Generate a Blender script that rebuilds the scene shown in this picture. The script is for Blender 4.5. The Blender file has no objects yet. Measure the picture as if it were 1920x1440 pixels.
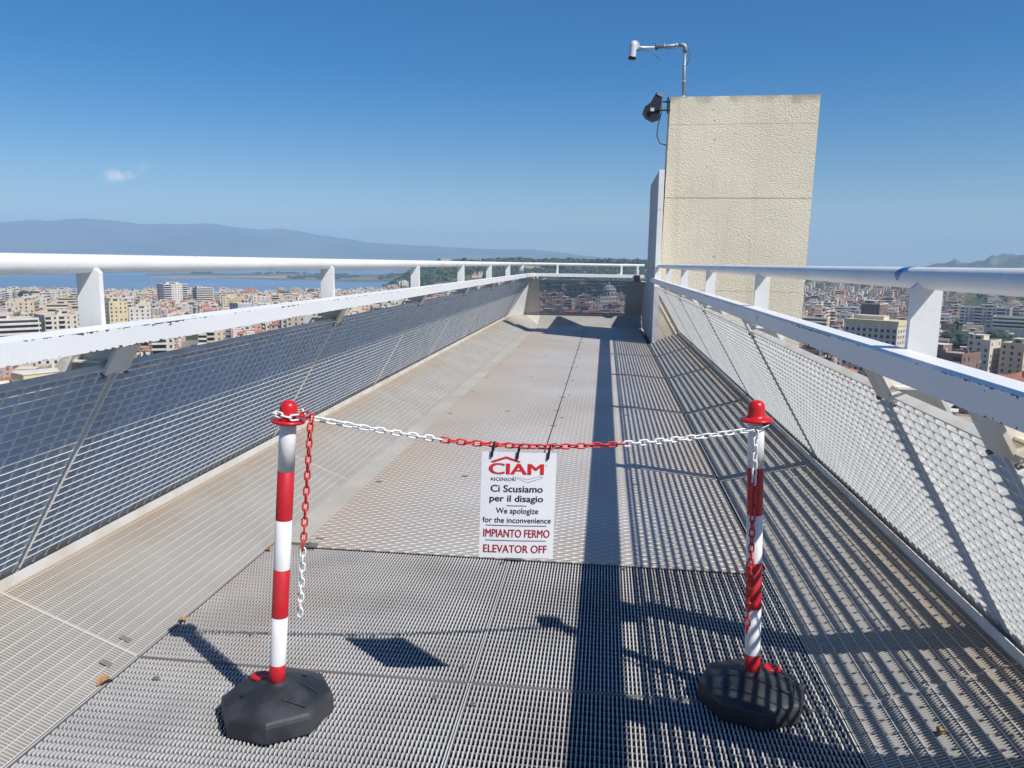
import bpy, math, random
from mathutils import Vector, Matrix, noise

random.seed(11)
rnd = random.random
R = math.radians
scene = bpy.context.scene
col = scene.collection

# ------------------------------------------------------------------ camera
CAMZ = 1.3                       # eye height above the deck
yaw, pitch, roll, FPX = R(6.676), R(8.915), R(0.904), 1453.4
f = Vector((-math.sin(yaw)*math.cos(pitch), math.cos(yaw)*math.cos(pitch), -math.sin(pitch)))
r0 = Vector((math.cos(yaw), math.sin(yaw), 0)); u0 = r0.cross(f)
cr, sr = math.cos(roll), math.sin(roll)
r2 = cr*r0 + sr*u0; u2 = -sr*r0 + cr*u0
cam_d = bpy.data.cameras.new('camera'); cam = bpy.data.objects.new('camera', cam_d); col.objects.link(cam)
m = Matrix.Identity(4)
for i in range(3):
    m[i][0], m[i][1], m[i][2] = r2[i], u2[i], -f[i]
m[2][3] = CAMZ
cam.matrix_world = m
cam_d.sensor_width = 36; cam_d.lens = FPX/1920*36
cam_d.clip_start = 0.05; cam_d.clip_end = 60000
scene.camera = cam

# ------------------------------------------------------------------ light
SUN = Vector((0.69, -0.51, 1.0)).normalized()      # towards the sun
SUN_EL = math.asin(SUN.z); SUN_AZ = math.atan2(SUN.x, SUN.y)
sd = bpy.data.lights.new('sun', 'SUN'); sd.energy = 5.0; sd.angle = R(0.5); sd.color = (1.0, 0.955, 0.89)
so = bpy.data.objects.new('sun', sd); col.objects.link(so)
so.rotation_euler = (-SUN).to_track_quat('-Z', 'Y').to_euler()
world = bpy.data.worlds.new('World'); scene.world = world; world.use_nodes = True
nt = world.node_tree; N = nt.nodes; L = nt.links; N.clear()
out = N.new('ShaderNodeOutputWorld'); bg = N.new('ShaderNodeBackground')
sky = N.new('ShaderNodeTexSky'); sky.sky_type = 'NISHITA'; sky.sun_disc = False
sky.sun_elevation = SUN_EL; sky.sun_rotation = SUN_AZ
sky.altitude = 100; sky.air_density = 1.0; sky.dust_density = 0.35; sky.ozone_density = 3.0
bg.inputs['Strength'].default_value = 0.092
# one thin wisp of cloud low in the sky
tc = N.new('ShaderNodeTexCoord')
mp = N.new('ShaderNodeMapping'); L.new(tc.outputs['Generated'], mp.inputs['Vector'])
wd = Vector((math.sin(R(-32.95))*math.cos(R(5.26)), math.cos(R(-32.95))*math.cos(R(5.26)), math.sin(R(5.26))))
sub = N.new('ShaderNodeVectorMath'); sub.operation = 'SUBTRACT'; sub.inputs[1].default_value = wd
L.new(tc.outputs['Generated'], sub.inputs[0])
rot = N.new('ShaderNodeVectorRotate'); rot.rotation_type = 'Z_AXIS'; rot.inputs['Angle'].default_value = R(-32.95)
L.new(sub.outputs[0], rot.inputs['Vector'])
rot2 = N.new('ShaderNodeVectorRotate'); rot2.rotation_type = 'Y_AXIS'; rot2.inputs['Angle'].default_value = R(22)
L.new(rot.outputs[0], rot2.inputs['Vector'])
scl = N.new('ShaderNodeVectorMath'); scl.operation = 'MULTIPLY'; scl.inputs[1].default_value = (1/0.034, 1/0.034, 1/0.011)
L.new(rot2.outputs[0], scl.inputs[0])
ln = N.new('ShaderNodeVectorMath'); ln.operation = 'LENGTH'; L.new(scl.outputs[0], ln.inputs[0])
fall = N.new('ShaderNodeMapRange'); fall.inputs['From Min'].default_value = 1.0; fall.inputs['From Max'].default_value = 0.25
L.new(ln.outputs['Value'], fall.inputs['Value'])
cn = N.new('ShaderNodeTexNoise'); cn.inputs['Scale'].default_value = 60; cn.inputs['Detail'].default_value = 5
L.new(tc.outputs['Generated'], cn.inputs['Vector'])
cm = N.new('ShaderNodeMapRange'); cm.inputs['From Min'].default_value = 0.36; cm.inputs['From Max'].default_value = 0.62; cm.inputs['To Max'].default_value = 1.0
L.new(cn.outputs['Fac'], cm.inputs['Value'])
mu = N.new('ShaderNodeMath'); mu.operation = 'MULTIPLY'; L.new(fall.outputs[0], mu.inputs[0]); L.new(cm.outputs[0], mu.inputs[1])
mx = N.new('ShaderNodeMixRGB'); mx.inputs['Color2'].default_value = (8.5, 8.4, 8.8, 1)
hs = N.new('ShaderNodeHueSaturation'); hs.inputs['Hue'].default_value = 0.508; hs.inputs['Saturation'].default_value = 1.62; hs.inputs['Value'].default_value = 0.92
L.new(sky.outputs[0], hs.inputs['Color'])
L.new(mu.outputs[0], mx.inputs['Fac']); L.new(hs.outputs[0], mx.inputs['Color1'])
L.new(mx.outputs[0], bg.inputs['Color']); L.new(bg.outputs[0], out.inputs['Surface'])

scene.view_settings.view_transform = 'Standard'; scene.view_settings.look = 'None'
scene.view_settings.exposure = 0.15; scene.view_settings.gamma = 1.0
scene.view_settings.use_curve_mapping = False
scene.render.engine = 'CYCLES'
scene.cycles.volume_bounces = 1
scene.cycles.max_bounces = 7; scene.cycles.diffuse_bounces = 3
scene.cycles.use_denoising = True

# ------------------------------------------------------------------ materials
def mat(name, base, rough=0.6, metal=0.0, var=0.0, vscale=5.0, bump=0.0, bscale=80.0, stain=None, sscale=1.5, samt=0.5,
        speck=None, spscale=60.0, spth=0.68, coord='Object', bdist=0.01, spec=0.5):
    mt = bpy.data.materials.new(name); mt.use_nodes = True
    n = mt.node_tree.nodes; l = mt.node_tree.links
    b = n['Principled BSDF']
    b.inputs['Roughness'].default_value = rough; b.inputs['Metallic'].default_value = metal
    b.inputs['Specular IOR Level'].default_value = spec
    t = n.new('ShaderNodeTexCoord'); vec = t.outputs[coord]
    c = n.new('ShaderNodeRGB'); c.outputs[0].default_value = (*base, 1); cur = c.outputs[0]
    def nz(scale, detail=4):
        x = n.new('ShaderNodeTexNoise'); x.inputs['Scale'].default_value = scale; x.inputs['Detail'].default_value = detail
        l.new(vec, x.inputs['Vector']); return x.outputs['Fac']
    if var:
        a = nz(vscale); mr = n.new('ShaderNodeMapRange'); mr.inputs['From Min'].default_value = 0.3; mr.inputs['From Max'].default_value = 0.7
        mr.inputs['To Min'].default_value = 1-var; mr.inputs['To Max'].default_value = 1+var; l.new(a, mr.inputs['Value'])
        vm = n.new('ShaderNodeVectorMath'); vm.operation = 'SCALE'; l.new(cur, vm.inputs[0]); l.new(mr.outputs[0], vm.inputs['Scale']); cur = vm.outputs[0]
    if stain:
        a = nz(sscale, 5); mr = n.new('ShaderNodeMapRange'); mr.inputs['From Min'].default_value = 0.45; mr.inputs['From Max'].default_value = 0.7
        mr.inputs['To Max'].default_value = samt; l.new(a, mr.inputs['Value'])
        k = n.new('ShaderNodeMixRGB'); l.new(mr.outputs[0], k.inputs['Fac']); l.new(cur, k.inputs['Color1']); k.inputs['Color2'].default_value = (*stain, 1); cur = k.outputs[0]
    if speck:
        a = nz(spscale, 3); mr = n.new('ShaderNodeMapRange'); mr.inputs['From Min'].default_value = spth; mr.inputs['From Max'].default_value = spth+0.02
        l.new(a, mr.inputs['Value'])
        k = n.new('ShaderNodeMixRGB'); l.new(mr.outputs[0], k.inputs['Fac']); l.new(cur, k.inputs['Color1']); k.inputs['Color2'].default_value = (*speck, 1); cur = k.outputs[0]
    l.new(cur, b.inputs['Base Color'])
    if bump:
        a = nz(bscale, 3); bp = n.new('ShaderNodeBump'); bp.inputs['Strength'].default_value = bump; bp.inputs['Distance'].default_value = bdist
        l.new(a, bp.inputs['Height']); l.new(bp.outputs[0], b.inputs['Normal'])
    return mt

M = {}
M['galv'] = mat('galvanised_steel', (0.58, 0.58, 0.575), 0.55, 0.25, 0.18, 3.0, stain=(0.36, 0.27, 0.19), sscale=0.9, samt=0.55)
M['endslat'] = mat('shaded_end_slats', (0.30, 0.31, 0.32), 0.7)  # darker copy of the slats; shade at the far end painted into the colour
M['galv_side'] = mat('shaded_galvanised', (0.20, 0.20, 0.20), 0.65, 0.1, 0.2, 4.0, stain=(0.24, 0.17, 0.11), sscale=1.1, samt=0.5)  # darker copy for bar sides: shade in the gaps put into the colour
M['galv'].node_tree.nodes['Principled BSDF'].inputs['Metallic'].default_value = 0.1
M['mesh'] = mat('zinc_grating', (0.73, 0.72, 0.69), 0.55, 0.0, 0.10, 6.0, speck=(0.18, 0.15, 0.13), spscale=25, spth=0.74)
M['white'] = mat('white_paint', (0.82, 0.82, 0.80), 0.42, 0.0, 0.03, 3.0, stain=(0.60, 0.56, 0.48), sscale=4.0, samt=0.28, bump=0.08, bscale=60, speck=(0.10, 0.085, 0.075), spscale=26, spth=0.735)
def beam_mat():
    mt = mat('chipped_white_paint', (0.80, 0.80, 0.79), 0.42, 0.0, 0.03, 3.0, bump=0.08, bscale=60, speck=(0.10, 0.085, 0.075), spscale=24, spth=0.725)
    n = mt.node_tree.nodes; l = mt.node_tree.links; b = n['Principled BSDF']
    g = n.new('ShaderNodeNewGeometry'); s = n.new('ShaderNodeSeparateXYZ'); l.new(g.outputs['Position'], s.inputs[0])
    cur = b.inputs['Base Color'].links[0].from_socket
    nsep = n.new('ShaderNodeSeparateXYZ'); l.new(g.outputs['True Normal'], nsep.inputs[0])
    nab = n.new('ShaderNodeMath'); nab.operation = 'ABSOLUTE'; l.new(nsep.outputs[2], nab.inputs[0])
    side = n.new('ShaderNodeMath'); side.operation = 'LESS_THAN'; side.inputs[1].default_value = 0.5; l.new(nab.outputs[0], side.inputs[0])
    for ze, th, sc in ((1.0810, 0.635, 1.0), (1.021, 0.68, 1.2)):
        d = n.new('ShaderNodeMath'); d.operation = 'SUBTRACT'; d.inputs[1].default_value = ze; l.new(s.outputs[2], d.inputs[0])
        a = n.new('ShaderNodeMath'); a.operation = 'ABSOLUTE'; l.new(d.outputs[0], a.inputs[0])
        e = n.new('ShaderNodeMapRange'); e.inputs['From Min'].default_value = 0.0075; e.inputs['From Max'].default_value = 0.0; e.inputs['To Max'].default_value = 0.22; l.new(a.outputs[0], e.inputs['Value'])
        mp = n.new('ShaderNodeMapping'); mp.inputs['Scale'].default_value = (1, 0.6, 1); l.new(g.outputs['Position'], mp.inputs['Vector'])
        x = n.new('ShaderNodeTexNoise'); x.inputs['Scale'].default_value = 70*sc; x.inputs['Detail'].default_value = 4; l.new(mp.outputs[0], x.inputs['Vector'])
        p = n.new('ShaderNodeTexNoise'); p.inputs['Scale'].default_value = 2.6; l.new(mp.outputs[0], p.inputs['Vector'])
        q = n.new('ShaderNodeMath'); q.operation = 'MULTIPLY_ADD'; q.inputs[1].default_value = 0.55; l.new(p.outputs['Fac'], q.inputs[0]); l.new(x.outputs['Fac'], q.inputs[2])
        w = n.new('ShaderNodeMath'); w.operation = 'ADD'; l.new(q.outputs[0], w.inputs[0]); l.new(e.outputs[0], w.inputs[1])
        m_ = n.new('ShaderNodeMapRange'); m_.inputs['From Min'].default_value = th+0.36; m_.inputs['From Max'].default_value = th+0.375; l.new(w.outputs[0], m_.inputs['Value'])
        e2 = n.new('ShaderNodeMath'); e2.operation = 'LESS_THAN'; e2.inputs[1].default_value = 0.0075; l.new(a.outputs[0], e2.inputs[0])
        f0 = n.new('ShaderNodeMath'); f0.operation = 'MULTIPLY'; l.new(m_.outputs[0], f0.inputs[0]); l.new(e2.outputs[0], f0.inputs[1])
        f_ = n.new('ShaderNodeMath'); f_.operation = 'MULTIPLY'; l.new(f0.outputs[0], f_.inputs[0]); l.new(side.outputs[0], f_.inputs[1])
        k = n.new('ShaderNodeMixRGB'); l.new(f_.outputs[0], k.inputs['Fac']); l.new(cur, k.inputs['Color1']); k.inputs['Color2'].default_value = (0.06, 0.055, 0.055, 1); cur = k.outputs[0]
    l.new(cur, b.inputs['Base Color']); return mt
M['beam'] = beam_mat()
M['strut'] = mat('strut_paint', (0.70, 0.69, 0.65), 0.5, 0.0, 0.05, 5.0, stain=(0.55, 0.44, 0.28), sscale=6, samt=0.6, speck=(0.12, 0.09, 0.07), spscale=30, spth=0.72)
M['grey_panel'] = mat('grey_sheet', (0.46, 0.46, 0.44), 0.5, 0.1, 0.05, 2.0)
M['dark_steel'] = mat('dark_steel', (0.06, 0.06, 0.065), 0.7)
M['bolt'] = mat('bolt_steel', (0.22, 0.20, 0.19), 0.6, 0.4)
M['wallshaded'] = mat('shaded_white_render', (0.42, 0.43, 0.44), 0.6, 0, 0.05, 3.0, stain=(0.36, 0.33, 0.30), sscale=2.5, samt=0.5)  # side of the white wall: its shade put into the base colour, plus grey stains
M['rubber'] = mat('black_rubber', (0.019, 0.021, 0.027), 0.55, 0, 0.15, 9.0, stain=(0.070, 0.074, 0.082), sscale=11, samt=0.6)
M['red'] = mat('red_plastic', (0.56, 0.012, 0.018), 0.30, 0, 0.05, 20)
M['redlink'] = mat('red_link_plastic', (0.62, 0.03, 0.025), 0.35)
M['redband'] = mat('red_band', (0.50, 0.012, 0.022), 0.45, 0, 0.08, 14, stain=(0.42, 0.05, 0.05), sscale=18, samt=0.5)
M['whiteplast'] = mat('white_plastic', (0.80, 0.80, 0.79), 0.38, 0, 0.03, 12, stain=(0.60, 0.58, 0.54), sscale=16, samt=0.45, speck=(0.35, 0.33, 0.3), spscale=55, spth=0.76)
M['sign'] = mat('sign_white', (0.78, 0.78, 0.80), 0.35, 0, 0.02, 8)
M['ink_red'] = mat('ink_red', (0.60, 0.02, 0.025), 0.5)
M['ink_dark_red'] = mat('ink_dark_red', (0.36, 0.008, 0.02), 0.5)
M['ink_black'] = mat('ink_black', (0.012, 0.012, 0.014), 0.5)
M['ink_grey'] = mat('ink_grey', (0.32, 0.32, 0.33), 0.5)
M['tie'] = mat('black_tie', (0.01, 0.01, 0.011), 0.4)
M['pipe'] = mat('grey_pipe', (0.30, 0.33, 0.37), 0.45, 0.2, 0.05, 12)
M['cable'] = mat('cable', (0.10, 0.11, 0.12), 0.5)
M['camwhite'] = mat('camera_housing', (0.72, 0.72, 0.72), 0.3, 0.2)
M['lens'] = mat('dark_lens', (0.02, 0.02, 0.025), 0.15)
M['lamp'] = mat('lamp_housing', (0.018, 0.024, 0.036), 0.5)
M['ink_blue'] = mat('marker_blue', (0.03, 0.22, 0.62), 0.4, 0, 0.3, 120)
M['leaf'] = mat('dry_leaf', (0.36, 0.19, 0.07), 0.8, 0, 0.3, 90)
M['water'] = mat('lagoon_water', (0.13, 0.22, 0.32), 0.5, 0, 0.10, 0.002, stain=(0.20, 0.29, 0.39), sscale=0.0016, samt=0.8, coord='Object', spec=0.35)
M['glass'] = mat('dark_window', (0.035, 0.038, 0.045), 0.35, 0, 0.3, 0.3)
M['shutter'] = mat('shutter', (0.20, 0.15, 0.11), 0.6)
M['tile'] = mat('terracotta_roof', (0.36, 0.145, 0.085), 0.85, 0, 0.22, 0.35, bump=0.3, bscale=1.5, bdist=0.2)
M['flat'] = mat('flat_roof', (0.38, 0.31, 0.25), 0.9, 0, 0.25, 0.12)
M['bark'] = mat('bark', (0.12, 0.085, 0.06), 0.9)
for i, g in enumerate([(0.030, 0.052, 0.024), (0.045, 0.070, 0.030), (0.065, 0.085, 0.038), (0.022, 0.040, 0.024)]):
    M['green%d' % i] = mat('foliage_%d' % i, g, 0.85, 0, 0.35, 0.35)
WALLS = [('cream', (0.62, 0.50, 0.35)), ('white', (0.68, 0.63, 0.56)), ('beige', (0.47, 0.38, 0.29)), ('ochre', (0.56, 0.40, 0.19)),
         ('peach', (0.56, 0.37, 0.26)), ('pale grey', (0.44, 0.43, 0.42)), ('brown', (0.22, 0.145, 0.115)), ('pale yellow', (0.64, 0.54, 0.33)),
         ('dusty pink', (0.52, 0.36, 0.32)), ('off-white', (0.62, 0.55, 0.45))]
for i, (nm, c) in enumerate(WALLS):
    M['w%d' % i] = mat('wall_' + nm.replace(' ', '_').replace('-', '_'), c, 0.85, 0, 0.10, 0.15)
M['trim'] = mat('balcony_trim', (0.66, 0.61, 0.53), 0.8, 0, 0.1, 0.3)

# chequer plate: raised lozenges in a quincunx
def chequer():
    mt = mat('chequer_plate', (0.55, 0.515, 0.47), 0.52, 0.12, 0.08, 1.2, stain=(0.50, 0.39, 0.28), sscale=0.55, samt=0.5)
    n = mt.node_tree.nodes; l = mt.node_tree.links; b = n['Principled BSDF']
    g = n.new('ShaderNodeNewGeometry'); s = n.new('ShaderNodeSeparateXYZ'); l.new(g.outputs['Position'], s.inputs[0])
    def mth(op, a, bb=None, cc=None):
        x = n.new('ShaderNodeMath'); x.operation = op
        for i, v in enumerate((a, bb, cc)):
            if v is None: continue
            if isinstance(v, (int, float)): x.inputs[i].default_value = v
            else: l.new(v, x.inputs[i])
        return x.outputs[0]
    px, py = 0.068, 0.052
    hs = []
    for ox, oy in ((0, 0), (0.5, 0.5)):
        fx = mth('SUBTRACT', mth('FRACT', mth('ADD', mth('DIVIDE', s.outputs[0], px), ox+100)), 0.5)
        fy = mth('SUBTRACT', mth('FRACT', mth('ADD', mth('DIVIDE', s.outputs[1], py), oy+100)), 0.5)
        d = mth('ADD', mth('DIVIDE', mth('ABSOLUTE', fx), 0.47), mth('DIVIDE', mth('ABSOLUTE', fy), 0.27))
        h = mth('MAXIMUM', mth('SUBTRACT', 1.0, d), 0.0)
        hs.append(mth('MINIMUM', mth('MULTIPLY', h, 2.2), 1.0))
    H = mth('MAXIMUM', hs[0], hs[1])
    bp = n.new('ShaderNodeBump'); bp.inputs['Strength'].default_value = 1.0; bp.inputs['Distance'].default_value = 0.0060
    l.new(H, bp.inputs['Height']); l.new(bp.outputs[0], b.inputs['Normal'])
    # worn crowns shine a little brighter, dirt sits between them; tan dust at the left edge
    base = b.inputs['Base Color'].links[0].from_socket
    tan = n.new('ShaderNodeMapRange'); tan.inputs['From Min'].default_value = -0.75; tan.inputs['From Max'].default_value = -1.35
    tan.inputs['To Max'].default_value = 0.42; l.new(s.outputs[0], tan.inputs['Value'])
    tan2 = n.new('ShaderNodeMapRange'); tan2.inputs['From Min'].default_value = 0.30; tan2.inputs['From Max'].default_value = 0.75
    tan2.inputs['To Max'].default_value = 0.4; l.new(s.outputs[0], tan2.inputs['Value'])
    tt = mth('MAXIMUM', tan.outputs[0], tan2.outputs[0])
    k = n.new('ShaderNodeMixRGB'); l.new(tt, k.inputs['Fac']); l.new(base, k.inputs['Color1']); k.inputs['Color2'].default_value = (0.52, 0.385, 0.26, 1)
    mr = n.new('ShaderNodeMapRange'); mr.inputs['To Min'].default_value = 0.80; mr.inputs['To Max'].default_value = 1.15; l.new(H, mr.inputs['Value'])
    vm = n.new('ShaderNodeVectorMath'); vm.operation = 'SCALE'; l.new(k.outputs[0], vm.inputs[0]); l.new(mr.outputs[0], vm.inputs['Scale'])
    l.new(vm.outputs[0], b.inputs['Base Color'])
    return mt
M['chequer'] = chequer()

# side strips: dusty tan towards the outer edge
def strip_mat():
    mt = mat('dusty_grating', (0.56, 0.54, 0.50), 0.6, 0.15, 0.10, 2.0)
    n = mt.node_tree.nodes; l = mt.node_tree.links; b = n['Principled BSDF']
    g = n.new('ShaderNodeNewGeometry'); s = n.new('ShaderNodeSeparateXYZ'); l.new(g.outputs['Position'], s.inputs[0])
    a = n.new('ShaderNodeMath'); a.operation = 'ADD'; a.inputs[1].default_value = 0.377; l.new(s.outputs[0], a.inputs[0])
    ab = n.new('ShaderNodeMath'); ab.operation = 'ABSOLUTE'; l.new(a.outputs[0], ab.inputs[0])
    nz = n.new('ShaderNodeTexNoise'); nz.inputs['Scale'].default_value = 1.3; nz.inputs['Detail'].default_value = 5; l.new(g.outputs['Position'], nz.inputs['Vector'])
    mm = n.new('ShaderNodeMath'); mm.operation = 'MULTIPLY_ADD'; mm.inputs[1].default_value = 0.5; l.new(nz.outputs['Fac'], mm.inputs[0]); l.new(ab.outputs[0], mm.inputs[2])
    mr = n.new('ShaderNodeMapRange'); mr.inputs['From Min'].default_value = 1.66; mr.inputs['From Max'].default_value = 1.93; mr.inputs['To Max'].default_value = 0.7
    l.new(mm.outputs[0], mr.inputs['Value'])
    base = b.inputs['Base Color'].links[0].from_socket
    k = n.new('ShaderNodeMixRGB'); l.new(mr.outputs[0], k.inputs['Fac']); l.new(base, k.inputs['Color1']); k.inputs['Color2'].default_value = (0.52, 0.38, 0.26, 1)
    l.new(k.outputs[0], b.inputs['Base Color'])
    return mt
M['strip'] = strip_mat()

def stucco():
    mt = mat('cream_stucco', (0.85, 0.77, 0.59), 0.88, 0, 0.07, 0.9, stain=(0.68, 0.58, 0.42), sscale=0.7, samt=0.3)
    n = mt.node_tree.nodes; l = mt.node_tree.links; b = n['Principled BSDF']
    t = n.new('ShaderNodeTexCoord'); s = n.new('ShaderNodeSeparateXYZ'); l.new(t.outputs['Object'], s.inputs[0])
    mp = n.new('ShaderNodeMapping'); mp.inputs['Scale'].default_value = (1, 1, 1.25); l.new(t.outputs['Object'], mp.inputs['Vector'])
    a = n.new('ShaderNodeTexNoise'); a.inputs['Scale'].default_value = 46; a.inputs['Detail'].default_value = 3; a.inputs['Distortion'].default_value = 0.6
    l.new(mp.outputs[0], a.inputs['Vector'])
    cr_ = n.new('ShaderNodeMapRange'); cr_.inputs['From Min'].default_value = 0.35; cr_.inputs['From Max'].default_value = 0.62; l.new(a.outputs['Fac'], cr_.inputs['Value'])
    bp = n.new('ShaderNodeBump'); bp.inputs['Strength'].default_value = 0.6; bp.inputs['Distance'].default_value = 0.0085
    l.new(cr_.outputs[0], bp.inputs['Height']); l.new(bp.outputs[0], b.inputs['Normal'])
    # pits, and a band of dirt along the top
    base = b.inputs['Base Color'].links[0].from_socket
    v = n.new('ShaderNodeTexNoise'); v.inputs['Scale'].default_value = 9.0; v.inputs['Detail'].default_value = 2; l.new(t.outputs['Object'], v.inputs['Vector'])
    pm = n.new('ShaderNodeMapRange'); pm.inputs['From Min'].default_value = 0.735; pm.inputs['From Max'].default_value = 0.76; pm.inputs['To Max'].default_value = 0.45; l.new(v.outputs['Fac'], pm.inputs['Value'])
    k = n.new('ShaderNodeMixRGB'); l.new(pm.outputs[0], k.inputs['Fac']); l.new(base, k.inputs['Color1']); k.inputs['Color2'].default_value = (0.16, 0.12, 0.08, 1)
    v2 = n.new('ShaderNodeTexNoise'); v2.inputs['Scale'].default_value = 3.5; v2.inputs['Detail'].default_value = 6; l.new(t.outputs['Object'], v2.inputs['Vector'])
    zz = n.new('ShaderNodeMapRange'); zz.inputs['From Min'].default_value = 3.55; zz.inputs['From Max'].default_value = 3.93; l.new(s.outputs[2], zz.inputs['Value'])
    q = n.new('ShaderNodeMath'); q.operation = 'MULTIPLY'; l.new(zz.outputs[0], q.inputs[0]); l.new(v2.outputs['Fac'], q.inputs[1])
    q2 = n.new('ShaderNodeMapRange'); q2.inputs['From Min'].default_value = 0.34; q2.inputs['From Max'].default_value = 0.62; q2.inputs['To Max'].default_value = 0.7; l.new(q.outputs[0], q2.inputs['Value'])
    k2 = n.new('ShaderNodeMixRGB'); l.new(q2.outputs[0], k2.inputs['Fac']); l.new(k.outputs[0], k2.inputs['Color1']); k2.inputs['Color2'].default_value = (0.17, 0.14, 0.105, 1)
    ms = n.new('ShaderNodeMapping'); ms.inputs['Scale'].default_value = (7, 7, 0.35); l.new(t.outputs['Object'], ms.inputs['Vector'])
    v3 = n.new('ShaderNodeTexNoise'); v3.inputs['Scale'].default_value = 1.0; v3.inputs['Detail'].default_value = 5; l.new(ms.outputs[0], v3.inputs['Vector'])
    sm = n.new('ShaderNodeMapRange'); sm.inputs['From Min'].default_value = 0.52; sm.inputs['From Max'].default_value = 0.75; sm.inputs['To Max'].default_value = 0.40; l.new(v3.outputs['Fac'], sm.inputs['Value'])
    k3 = n.new('ShaderNodeMixRGB'); l.new(sm.outputs[0], k3.inputs['Fac']); l.new(k2.outputs[0], k3.inputs['Color1']); k3.inputs['Color2'].default_value = (0.58, 0.49, 0.35, 1)
    l.new(k3.outputs[0], b.inputs['Base Color'])
    return mt
M['stucco'] = stucco()

# ------------------------------------------------------------------ mesh helpers
class MB:
    def __init__(s): s.v = []; s.f = []; s.m = []
    def face(s, pts, mi=0):
        k = len(s.v); s.v += [tuple(p) for p in pts]; s.f.append(tuple(range(k, k+len(pts)))); s.m.append(mi)
    def hexa(s, p, mi=0, skip=()):
        """p: 8 points, bottom loop 0-3 then top loop 4-7"""
        k = len(s.v); P = [Vector(q) for q in p]
        s.v += [tuple(q) for q in P]
        flip = (P[1]-P[0]).cross(P[3]-P[0]).dot(P[4]-P[0]) < 0
        for i, q in enumerate([(0, 3, 2, 1), (4, 5, 6, 7), (0, 1, 5, 4), (1, 2, 6, 5), (2, 3, 7, 6), (3, 0, 4, 7)]):
            if i in skip: continue
            if flip: q = q[::-1]
            s.f.append(tuple(k+j for j in q)); s.m.append(mi)
    def box(s, a, b, mi=0, skip=()):
        (x0, y0, z0), (x1, y1, z1) = a, b
        s.hexa([(x0, y0, z0), (x1, y0, z0), (x1, y1, z0), (x0, y1, z0), (x0, y0, z1), (x1, y0, z1), (x1, y1, z1), (x0, y1, z1)], mi, skip)
    def obox(s, o, ax, ay, az, ra, rb, rc, mi=0):
        """box in the frame o, ax, ay, az with three (lo, hi) ranges"""
        def P(i, j, k): return o + ax*ra[i] + ay*rb[j] + az*rc[k]
        s.hexa([P(0, 0, 0), P(1, 0, 0), P(1, 1, 0), P(0, 1, 0), P(0, 0, 1), P(1, 0, 1), P(1, 1, 1), P(0, 1, 1)], mi)
    def tube(s, pts, r, n=8, mi=0, caps=True):
        P = [Vector(p) for p in pts]; rings = []
        up = Vector((0, 0, 1))
        t0 = (P[1]-P[0]).normalized()
        if abs(t0.dot(up)) > 0.95: up = Vector((1, 0, 0))
        for i, p in enumerate(P):
            a = (P[i]-P[i-1]).normalized() if i else (P[1]-P[0]).normalized()
            b = (P[i+1]-P[i]).normalized() if i < len(P)-1 else a
            t = (a+b).normalized()
            e1 = (up - t*up.dot(t)).normalized(); e2 = t.cross(e1); up = e1
            rr = r[i] if isinstance(r, (list, tuple)) else r
            rr2 = rr/max(0.5, t.dot(b))
            k = len(s.v)
            for j in range(n):
                an = 2*math.pi*j/n
                s.v.append(tuple(p + e1*math.cos(an)*rr2 + e2*math.sin(an)*rr2))
            rings.append(k)
        for a, b in zip(rings, rings[1:]):
            for j in range(n):
                s.f.append((a+j, a+(j+1) % n, b+(j+1) % n, b+j)); s.m.append(mi)
        if caps:
            s.f.append(tuple(rings[0]+j for j in reversed(range(n)))); s.m.append(mi)
            s.f.append(tuple(rings[-1]+j for j in range(n))); s.m.append(mi)
    def lathe(s, prof, n=24, mi=0, T=None, close=True):
        """prof: list of (r, z)"""
        rings = []
        for r, z in prof:
            k = len(s.v)
            for j in range(n):
                a = 2*math.pi*j/n; p = Vector((r*math.cos(a), r*math.sin(a), z))
                s.v.append(tuple(T @ p if T else p))
            rings.append(k)
        for a, b in zip(rings, rings[1:]):
            for j in range(n):
                s.f.append((a+j, a+(j+1) % n, b+(j+1) % n, b+j)); s.m.append(mi)
        if close:
            s.f.append(tuple(rings[0]+j for j in reversed(range(n)))); s.m.append(mi)
            s.f.append(tuple(rings[-1]+j for j in range(n))); s.m.append(mi)
    def add(s, o, T, mmap=None):
        k = len(s.v); s.v += [tuple(T @ Vector(p)) for p in o.v]
        s.f += [tuple(k+i for i in q) for q in o.f]; s.m += [mmap[i] if mmap else i for i in o.m]
    def mesh(s, name, mats, smooth=False):
        me = bpy.data.meshes.new(name); me.from_pydata(s.v, [], s.f)
        if not isinstance(mats, (list, tuple)): mats = [mats]
        for x in mats: me.materials.append(x)
        if len(mats) > 1: me.polygons.foreach_set('material_index', s.m)
        if smooth: me.polygons.foreach_set('use_smooth', [True]*len(s.f))
        me.update(); return me
    def build(s, name, mats, parent=None, smooth=False, kind=None):
        return link(name, s.mesh(name, mats, smooth), parent, kind)

def link(name, me, parent=None, kind=None):
    o = bpy.data.objects.new(name, me); col.objects.link(o)
    if parent is not None: o.parent = parent
    if kind: o['kind'] = kind
    return o
def tag(o, label, cat, group=None, kind=None):
    o['label'] = label; o['category'] = cat
    if group: o['group'] = group
    if kind: o['kind'] = kind
    return o
def empty(name, loc=(0, 0, 0), rz=0, parent=None):
    o = bpy.data.objects.new(name, None); col.objects.link(o); o.location = loc; o.rotation_euler = (0, 0, rz)
    o.empty_display_size = 0.1
    if parent is not None: o.parent = parent
    return o

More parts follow.
